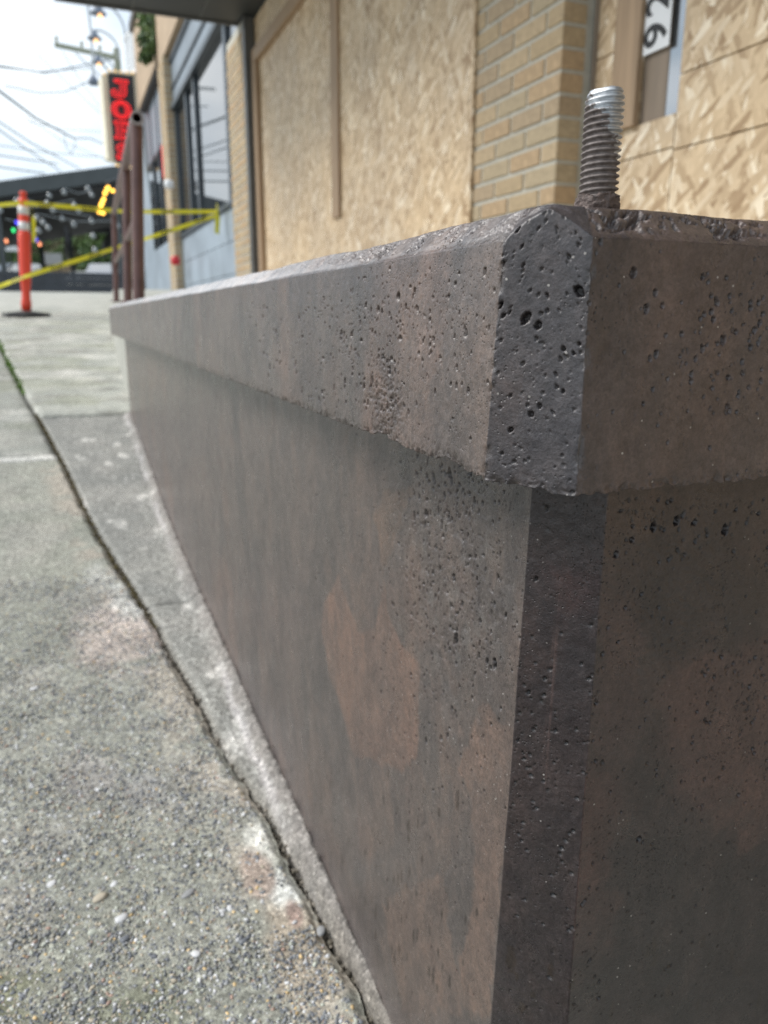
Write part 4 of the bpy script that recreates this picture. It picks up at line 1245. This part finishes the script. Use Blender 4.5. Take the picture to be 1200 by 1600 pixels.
# ================================================================== PIPE RAILING
rail = thing('pipe_railing', 'brown painted steel pipe railing with open pipe end beyond the planter', 'railing', (.30, 3.3, .03))
lo = [Vector(ony(*q)) for q in ((217, 463, 3.30), (200, 467, 4.54), (182, 470, 7.2))]
hi = [Vector(ony(*q)) for q in ((213, 188, 3.30), (197, 258, 4.54), (178, 333, 7.2))]
for a, b in zip(lo, hi):
    a = a + (a - b) * ((a.z - lz(a.y) + .03) / (b.z - a.z))
    MB().tube([a, b - Vector((0, 0, .02))], .0225, 16).build('post', M_PIPE, rail)
    MB().lathe([(.036, -.01), (.036, .012), (.03, .014)], (a.x, a.y, lz(a.y)), 16).build('foot_flange', M_PIPE, rail)
pA, pB, pC = [(q.x, q.y) for q in hi]; zA, zB2, zC = [q.z for q in hi]


def pipe(a, b, ro, ri, n=18):
    a, b = Vector(a), Vector(b); d = (b - a).normalized(); e = d.orthogonal().normalized(); g_ = d.cross(e); m = MB()
    for p, r in ((a, ri), (a, ro), (b, ro), (b, ri)):
        for j in range(n):
            t = 2 * math.pi * j / n; m.v.append(tuple(p + (e * math.cos(t) + g_ * math.sin(t)) * r))
    for i in range(4):
        for j in range(n): m.f.append((i * n + j, i * n + (j + 1) % n, ((i + 1) % 4) * n + (j + 1) % n, ((i + 1) % 4) * n + j))
    return m


dA = Vector((pB[0] - pA[0], pB[1] - pA[1], zB2 - zA)).normalized()
st_ = Vector((pA[0], pA[1], zA)) - dA * .05
pipe(st_, (pC[0], pC[1], zC), .0235, .017).build('handrail', M_PIPE, rail)
pipe(st_ - dA * .004, st_ + dA * .012, .0245, .0168).build('pipe_rim', M_RUST, rail)
MB().tube([lo[0].lerp(hi[0], .46), lo[1].lerp(hi[1], .45)], .016, 12).tube([lo[1].lerp(hi[1], .45), lo[2].lerp(hi[2], .45)], .016, 12).build('middle_rail', M_PIPE, rail)

# ================================================================== DELINEATOR POST AND CAUTION TAPE
dl = Vector((-.312, 7.81, -.018 + .012))
dln = thing('delineator_post', 'orange plastic delineator post with two silver bands on a black base', 'bollard', dl)
MB().lathe([(.205, -.03), (.21, 0), (.20, .03), (.09, .045), (.06, .05)], dl, 8).build('rubber_base', M_RUBBER, dln)
lean = lambda z: (dl.x + z * .075, dl.y + z * .0, dl.z + z)
pf_ = [(.052, .05), (.056, .12), (.046, .16), (.045, .22), (.054, .30), (.062, .42), (.064, .62), (.066, .70), (.060, .71), (.055, .72), (.054, .98), (.046, 1.0), (.028, 1.01)]
MB().tube([lean(z) for r_, z in pf_], [r_ * .8 for r_, z in pf_], 20).build('tube', M_ORANGE, dln, smooth=True)
MB().tube([lean(z) for z in (1.01, 1.02, 1.03, 1.05, 1.06)], [.018, .016, .028, .03, .018], 16).build('grip_knob', M_ORANGE, dln, smooth=True)
for a, b in ((.735, .805), (.865, .935)): MB().tube([lean(a), lean(b)], .0455, 20).build('reflective_band', M_REFL, dln, smooth=True)


def tape(name, pts, wd, label, words=True, sag=.0, group='caution tapes'):
    pts = [Vector(p) for p in pts]; L_ = [(pts[i + 1] - pts[i]).length for i in range(len(pts) - 1)]; tot = sum(L_)

    def at(s):
        s = max(0, min(tot - 1e-6, s)); i = 0
        while s > L_[i]: s -= L_[i]; i += 1
        t = s / L_[i]; p = pts[i].lerp(pts[i + 1], t); p.z -= sag * 4 * t * (1 - t)
        d = (pts[i + 1] - pts[i]).normalized(); return p, d
    def fr(s):
        p, d = at(s); tw = .45 * math.sin(s * 5.0) + .3 * math.sin(s * 11 + 1); nrm = d.cross(Vector((0, 0, 1))).normalized(); up_ = nrm.cross(d)
        u_ = up_ * math.cos(tw) + nrm * math.sin(tw); return p, u_, d.cross(u_)
    t_ = thing(name, label, 'caution tape', pts[0], group)
    m = MB(); n = max(12, int(tot / .04))
    for i in range(n + 1):
        p, u_, q = fr(tot * i / n); m.v += [tuple(p + u_ * wd / 2 + q * .0006), tuple(p - u_ * wd / 2 + q * .0006), tuple(p - u_ * wd / 2 - q * .0006), tuple(p + u_ * wd / 2 - q * .0006)]
    for i in range(n):
        for j in range(4): m.f.append((i * 4 + j, i * 4 + (j + 1) % 4, (i + 1) * 4 + (j + 1) % 4, (i + 1) * 4 + j))
    m.build('ribbon', M_TAPE, t_)
    if words:
        s = .12
        while s < tot - .25:
            me = text_mesh('CAUTION', wd * .74, .0012, 0.0); b = max(abs(v.co.x) for v in me.vertices)
            for v in me.vertices:
                p, u_, q = fr(s + b + v.co.x)
                v.co = p + u_ * v.co.y + q * (.0025 if q.y < 0 else -.0025)
            link('lettering', me, M_BLACK, t_); s += 2 * b + .24
    return t_


anc = Vector((1.50, 8.05, 1.0))
tp = Vector(lean(.955)); tw_ = Vector(lean(.345))
off = Vector((0, -.07, 0))
tape('caution_tape', [tp + off, tp.lerp(anc, .5) + Vector((0, -.03, -.035)), anc], .036, 'upper yellow caution tape from the delineator top to the grey storefront')
tape('caution_tape', [tw_ + off * .98 + Vector((-.9, .1, -.36)), tw_ + off, tw_.lerp(anc, .55) + Vector((0, 0, -.02)), anc + Vector((0, .01, -.03))], .036, 'lower slanting yellow caution tape rising to the grey storefront')
tape('caution_tape', [tp + off + Vector((-.02, 0, 0)), tp + off + Vector((-.9, -.25, -.17))], .036, 'short yellow caution tape leaving the delineator top to the left', False)
tape('caution_tape', [anc + Vector((-.01, -.03, .06)), anc + Vector((-.03, -.12, -.04)), anc + Vector((-.05, -.14, -.22))], .055, 'loose yellow caution tape tail hanging at the grey storefront', False)
tape('caution_tape', [tp + Vector((.065, -.03, .02)), tp + Vector((.07, -.04, -.12)), tp + Vector((.055, -.05, -.32))], .03, 'thin yellow caution tape tail hanging beside the delineator bands', False)

# ================================================================== PAVILION ACROSS THE STREET
YP = 30.0
pav = thing('open_pavilion', 'dark open sided pavilion with sloping roof across the street', 'pavilion', (-1.0, YP, .8))
eL, eR = ony(-40, 288, YP), ony(200, 256, YP)
fL, fR = ony(-40, 306, YP), ony(200, 280, YP)
ex = (eR - eL) / (eR[0] - eL[0])
eR2 = eR + ex * 1.5
xl0 = eL[0] - 6
eL2 = eL - ex * 6
zL, zR = eL2[2], eR2[2]
MB().hexa([(eL2[0], YP, zL - .45), (eR2[0], YP, zR - .5), (eR2[0], YP + .25, zR - .5), (eL2[0], YP + .25, zL - .45), (eL2[0], YP, zL), (eR2[0], YP, zR), (eR2[0], YP + .25, zR), (eL2[0], YP + .25, zL)]).build('fascia', M_ROOFG, pav)
MB().hexa([(eL2[0], YP + .25, zL - .6), (eR2[0], YP + .25, zR - .65), (eR2[0], YP + 9, zR - 1.3), (eL2[0], YP + 9, zL - 1.3), (eL2[0], YP + .25, zL - .1), (eR2[0], YP + .25, zR - .1), (eR2[0], YP + 9, zR - .9), (eL2[0], YP + 9, zL - .9)]).build('roof', M_ROOFU, pav)
for i in range(7):
    x = eL2[0] + .6 + i * 1.6; MB().box(x, x + .14, YP + .3, YP + 8.8, zL - 1.15 + i * .13, zL - .62 + i * .13).build('rafter', M_ROOFU, pav)
zbm = ony(100, 352, YP + 8.5)[2]
MB().box(eL2[0], eR2[0], YP + 8.4, YP + 8.7, zbm - .25, zbm + .12).build('rear_beam', M_ROOFU, pav)
for px, y in ((4, YP + .4), (188, YP + .4), (66, YP + 8.5), (112, YP + 8.5), (176, YP + 8.5), (-30, YP + 8.5)):
    p = ony(px, 400, y); MB().box(p[0] - .09, p[0] + .09, y - .09, y + .09, .6, 4.2 if y > YP + 2 else 4.0).build('post', M_ROOFG, pav)
for i, (a, b) in enumerate(((.78, 1.02), (1.04, 1.24), (1.26, 1.44))):
    MB().box(eL2[0], eR2[0], YP + .1 + i * .03, YP + .2 + i * .03, a + .05, b + .05).build('rail_board', M_LOWW, pav)

# string lights inside the pavilion
sl1 = thing('string_lights', 'clear globe string lights sagging under the pavilion roof', 'string lights', (-.5, 26.5, 3.2))
for px, py in ((77, 305), (100, 300), (137, 294), (143, 304), (116, 320), (123, 328), (73, 317), (57, 340), (67, 347), (97, 341), (26, 313), (115, 350), (75, 355), (143, 345), (145, 368), (60, 360), (83, 328), (148, 390), (183, 352), (0, 328)):
    p = ony(px, py, 27.0 + random.uniform(-1, 1)); MB().lathe([(.02, .09), (.025, .06), (.07, .02), (.08, -.03), (.055, -.08), (.0, -.095)], p, 10).build('bulb', M_CLEAR, sl1, smooth=True)
for a, b in (((0, 322), (116, 312)), ((26, 305), (143, 338)), ((57, 334), (183, 345)), ((100, 294), (143, 298))):
    p, q = Vector(ony(*a, 27)), Vector(ony(*b, 27)); md = (p + q) / 2; md.z -= .12; MB().tube([p, md, q], .012, 5).build('cord', M_WIRE, sl1)
sl2 = thing('coloured_lights', 'coloured string bulbs hanging behind the delineator post', 'string lights', (-1.2, 27, 2.6))
for px, py, m_ in ((26, 348, M_BLUEB), (21, 360, M_GREENB), (56, 375, M_BLUEB), (10, 377, M_ORB), (62, 382, M_ORB)):
    MB().lathe([(.02, .06), (.04, .03), (.045, -.02), (.0, -.06)], ony(px, py, 27), 10).build('bulb', m_, sl2, smooth=True)
MB().tube([ony(8, 342, 27.02), ony(26, 346, 27.02), ony(58, 371, 27.02), ony(66, 380, 27.02)], .012, 5).build('cord', M_WIRE, sl2)
arr = thing('arrow_sign', 'small marquee sign of glowing amber bulbs under the pavilion eave', 'sign', ony(165, 340, 22.0))
for px, py in ((167, 296), (164, 302), (176, 298), (162, 311), (160, 316), (157, 325), (155, 331), (161, 333), (158, 320), (169, 293)):
    MB().lathe([(.0, .045), (.04, .025), (.045, -.02), (0, -.045)], ony(px, py, 22.0), 10).build('bulb', M_AMBER, arr, smooth=True)
MB().tube([ony(172, 292, 22.08), ony(165, 306, 22.08), ony(154, 334, 22.08)], .03, 6).tube([ony(165, 286, 22.08), ony(186, 278, 22.08)], .03, 6).tube([ony(168, 286, 22.08), ony(172, 292, 22.08)], .02, 6).build('frame', M_FRAME, arr)


# ================================================================== BEYOND THE PAVILION
def car(name, label, base, rot, cols, s=1.0):
    t = thing(name, label, 'car', base); t.rotation_euler.z = rot
    body_ = [(-2.2, .28), (-2.25, .62), (-2.1, .82), (-1.25, .92), (-.55, 1.38), (.75, 1.42), (1.5, .98), (2.15, .90), (2.25, .6), (2.2, .28)]
    def put(m, nm, mt, sm=False, bv=0):
        o = bpy.data.objects.new(nm, m.mesh(nm)); COL.objects.link(o); o.data.materials.append(mt); o.parent = t; ORG[o.name] = Vector((0, 0, 0))
        if bv: b = o.modifiers.new('bevel', 'BEVEL'); b.width = bv; b.segments = 3
        return o
    put(MB().prism([(a * s, b * s) for a, b in body_], lambda a, b, tt: (a, -.86 + tt, b), 1.72), 'body', cols, bv=.09)
    gl = [(-1.08, .94), (-.50, 1.33), (.70, 1.36), (1.30, 1.0)]
    for sd_ in (-.875, .855): put(MB().prism(gl, lambda a, b, tt: (a, sd_ + tt, b), .02), 'side_window', M_GLASS)
    put(MB().hexa([(-1.2, -.68, .95), (-1.2, .68, .95), (-1.16, .68, .95), (-1.16, -.68, .95), (-.60, -.60, 1.36), (-.60, .60, 1.36), (-.56, .60, 1.36), (-.56, -.60, 1.36)]), 'windscreen', M_GLASS)
    for x in (-1.4, 1.4):
        for y in (-.80, .80):
            put(MB().tube([(x, y - .1, .31), (x, y + .1, .31)], .31, 18), 'wheel', M_RUBBER)
    for y in (-.6, .6): put(MB().box(-2.27, -2.2, y - .18, y + .18, .58, .72), 'headlight', M_CLEAR)
    return t


M_CAR1 = simple('silver_car_paint', (.30, .31, .33), .25, .05, 2, spec=.8)
M_CAR2 = simple('dark_car_paint', (.03, .032, .036), .25, .05, 2, spec=.8)
M_CAR3 = simple('red_car_paint', (.38, .02, .02), .25, .05, 2, spec=.8)
p = ony(172, 430, 44); car('parked_car', 'silver car parked behind the pavilion beside the railing posts', (p[0], 44, float(prof(44)) + .3), 1.2, M_CAR1)
p = ony(28, 425, 46); car('parked_car', 'dark car parked behind the pavilion left of the delineator', (p[0], 46, float(prof(46)) + .3), .5, M_CAR2)
p = ony(125, 432, 50); car('parked_car', 'pale car parked far behind the pavilion between two posts', (p[0], 52, float(prof(52)) + .2), .15, simple('beige_car_paint', (.36, .34, .30), .3, .05, 2))
for (px0, py0, px1, py1, y, lab) in ((68, 396, 96, 413, 40, 'white notice board standing behind the pavilion railing'), (9, 381, 30, 392, 43, 'pale sign panel above the dark parked car')):
    a, b = ony(px0, py1, y), ony(px1, py0, y); t = thing('notice_board', lab, 'sign', (a[0], y, float(prof(y))))
    MB().box(a[0], b[0], y, y + .06, a[2], b[2]).build('panel', M_WHITE, t)
    for x in (a[0] + .1, b[0] - .16): MB().box(x, x + .06, y + .062, y + .12, float(prof(y)) - .1, b[2]).build('leg', M_ROOFG, t)
p = ony(78, 390, 60)
hs = thing('distant_house', 'tan house wall seen far behind the pavilion', 'building', (p[0], 62, 1.0))
MB().box(p[0] - 1.2, p[0] + 1.6, 62, 66, .8, 5.2).build('wall', M_TAN, hs)
MB().prism([(p[0] - 1.5, 5.2), (p[0] + 1.9, 5.2), (p[0] + .2, 6.6)], lambda a, b, t: (a, 61.8 + t, b), 4.5).build('roof', M_ROOFG, hs)


def tree(label, base, hgt, rad, mats, n, leaf):
    t = thing('tree', label, 'tree', base, 'trees behind the pavilion'); b = Vector(base); lim = []
    MB().tube([b, b + Vector((.1, 0, hgt * .4)), b + Vector((0, .1, hgt * .75))], [.22, .16, .07], 8).build('trunk', M_BARK, t)
    m = MB()
    for i in range(6):
        a = i * 1.05 + random.random(); s = b + Vector((.05, 0, hgt * random.uniform(.3, .6))); e = s + Vector((math.cos(a) * rad * .6, math.sin(a) * rad * .6, hgt * .25)); m.tube([s, (s + e) / 2 + Vector((0, 0, .1)), e], [.08, .06, .03], 6); lim.append(e)
    m.build('limbs', M_BARK, t)
    cl = [b + Vector((random.gauss(0, rad * .42), random.gauss(0, rad * .42), hgt * random.uniform(.32, .98))) for _ in range(26)] + lim
    def pt():
        c = random.choice(cl); r = rad * .26; v = Vector((random.gauss(0, 1), random.gauss(0, 1), random.gauss(0, .8))).normalized() * r * random.uniform(.6, 1.1); return c + v
    leaf_cloud('crown', n, pt, leaf, mats, t)
    return t


for px, y, hg, rd, ms, lab in ((140, 58, 5.6, 2.6, (1, 3, 0), 'bright green bushy tree behind the pavilion beside the railing posts'), (172, 56, 5.2, 2.2, (0, 1, 2), 'mid green tree behind the pavilion partly behind the brown railing'),
                               (100, 66, 6.5, 2.8, (3, 1, 0), 'pale green tree behind the pavilion above the white notice board'), (45, 62, 6.8, 2.6, (0, 2, 1), 'dark green tree right behind the delineator post'), (6, 58, 6.0, 2.6, (1, 0, 2), 'green tree at the left edge behind the pavilion')):
    p = ony(px, 430, y); tree(lab, (p[0], y, float(prof(y)) - .1), hg, rd, [M_LEAF[i] for i in ms], 2600, .17)
def hedge():
    return (random.uniform(-14, 9), 78 + random.gauss(0, 1.0), 1.0 + 5.2 * random.random() ** .8 + .5 * random.random())
tag(leaf_cloud('far_wood', 9000, hedge, .30, [M_LEAF[2], M_LEAF[0], M_LEAF[1]]), 'far green wood reading as one mass behind the trees', 'wood', kind='stuff')

# ================================================================== UTILITY POLE, LAMPS AND WIRES
YU = 30.0
a, b = Vector(ony(86, 70, YU + .6)), Vector(ony(187, 91, YU - .2))
up_ = thing('utility_pole', 'weathered wooden utility pole with crossarm behind the lit sign', 'utility pole', (ony(185, 100, YU)[0], YU + .3, .8))
px_ = ony(185, 100, YU)[0]
MB().tube([(px_, YU + .3, .5), (px_, YU + .3, ony(185, 72, YU)[2])], [.16, .11], 12).build('pole', M_POLE, up_)
MB().bar(a, b, .12, .14).build('crossarm', M_POLE, up_)
for f in (.03, .42, .70): 
    q = a.lerp(b, f); MB().lathe([(.05, .07), (.03, .12), (.06, .2), (.03, .28), (.0, .29)], q, 10).build('insulator', M_POLE, up_)
MB().bar(a.lerp(b, .55), (px_, YU + .2, b.z - .6), .05, .05).build('brace', M_POLE, up_)

for i, (lx_, ly_, topx, topy, rx_, ry_, d_, lab) in enumerate(((153, 20, 160, 2, 196, 56, 17.0, 'uppermost arched gooseneck lamp glowing orange against the sky'),
                                                        (147, 60, 158, 46, 185, 80, 19.0, 'middle arched gooseneck lamp glowing orange above the crossarm'),
                                                        (152, 98, 150, 88, 178, 108, 21.0, 'lowest arched gooseneck lamp just above the lit sign'))):
    g_ = thing('gooseneck_lamp', lab, 'street lamp', ony(rx_, ry_, d_), 'arched lamps above the lit sign')
    p0, p1, p2 = Vector(ony(rx_, ry_, d_)), Vector(ony(topx, topy - 4, d_)), Vector(ony(lx_, ly_ - 5, d_))
    cs = [p0 * (1 - t) ** 3 + Vector(ony(rx_ - 4, topy + 2, d_)) * 3 * t * (1 - t) ** 2 + Vector(ony((topx + lx_) / 2 - 16, topy - 8, d_)) * 3 * t * t * (1 - t) + p2 * t ** 3 for t in np.linspace(0, 1, 18)]
    MB().tube(cs, .022, 8).build('arm', M_ARMG, g_, smooth=True)
    MB().tube([p0, (1.6, d_ + .2, p0.z - .1)], .022, 8).build('wall_stay', M_ARMG, g_)
    MB().lathe([(.03, .10), (.07, .05), (.10, -.02), (.15, -.06), (.15, -.075), (.06, -.07)], p2, 14).build('shade', M_LAMPH, g_, smooth=True)
    MB().lathe([(.02, .0), (.04, -.04), (.045, -.07), (.0, -.10)], p2 + Vector((.03, 0, -.06)), 10).build('bulb', M_WARM, g_, smooth=True)
sp = thing('hanging_floodlight', 'small grey floodlight on a hanging stem left of the lit sign', 'lamp', ony(146, 126, 19.5))
MB().tube([ony(137, 5, 19.5), ony(143, 60, 19.5), ony(146, 118, 19.5)], .025, 8).build('stem', M_ARMG, sp)
MB().lathe([(.04, .10), (.10, .02), (.11, -.08), (.0, -.09)], ony(146, 126, 19.5), 12).build('head', M_LAMPH, sp, smooth=True)


def wire(label, pts, rad, sag=0.0):
    """pts: (px, py, distance) ends of one overhead wire; it sags between them"""
    P_ = [Vector(ony(*p_)) for p_ in pts]; path = []
    for i in range(len(P_) - 1):
        for t in np.linspace(0, 1, 13)[:(None if i == len(P_) - 2 else -1)]:
            q = P_[i].lerp(P_[i + 1], float(t)); q.z -= sag * 4 * t * (1 - t); path.append(q)
    tag(MB().tube(path, rad * .62, 6).build('overhead_wire', M_WIRE, base=tuple(P_[0]), smooth=True), label, 'wire', 'overhead wires')


wire('thick wire sagging from the crossarm out to the left edge of the sky', [(-30, 98, 24), (70, 114, 26), (178, 92, 30)], .035)
wire('thin wire just above the thickest sagging wire', [(-30, 102, 24), (60, 112, 26), (140, 107, 30)], .02)
wire('second sagging wire ending at the hanging floodlight', [(8, 134, 22), (60, 145, 23), (100, 144, 24), (140, 127, 25)], .025)
wire('thick slanting cable running down from the left edge with a drop loop', [(-20, 128, 18), (55, 184, 22), (115, 216, 30)], .05)
wire('cable continuing right from the drop loop towards the lit sign', [(115, 216, 30), (140, 216, 32), (164, 226, 34)], .035)
wire('drip loop hanging from the slanting cable', [(100, 208, 27), (103, 230, 27), (111, 240, 27), (117, 230, 27), (118, 216, 27)], .018)
wire('faint wire under the crossarm going down right towards the lit sign', [(97, 80, 30), (125, 125, 33), (160, 172, 36)], .018)
wire('faint wire crossing the middle of the sky down to the lit sign', [(60, 86, 30), (100, 125, 33), (158, 178, 36)], .02)
wire('short guy wire between crossarm and lamps', [(118, 83, 30), (138, 102, 31), (160, 122, 33)], .03)
wire('wire entering at the left edge and dropping to the pavilion roof end', [(-20, 178, 20), (50, 224, 24), (125, 264, 32)], .03)
wire('parallel wire below it dropping to the pavilion roof', [(-20, 190, 20), (40, 232, 24), (95, 268, 32)], .03)
wire('low wire from the left edge nearly level above the pavilion', [(-20, 224, 22), (70, 238, 26), (165, 246, 34)], .02)
wire('lowest wire just above the pavilion eave at the left', [(-20, 258, 22), (70, 271, 28)], .035)
wire('level wire above the pavilion eave starting at the left edge', [(-20, 240, 22), (90, 256, 28)], .03)
wire('faint level wire across the middle sky behind the lit sign', [(40, 190, 26), (100, 202, 30), (165, 206, 34)], .016)
wire('faint wire from left centre to the bottom of the lit sign', [(40, 182, 22), (100, 222, 27), (168, 250, 34)], .016)
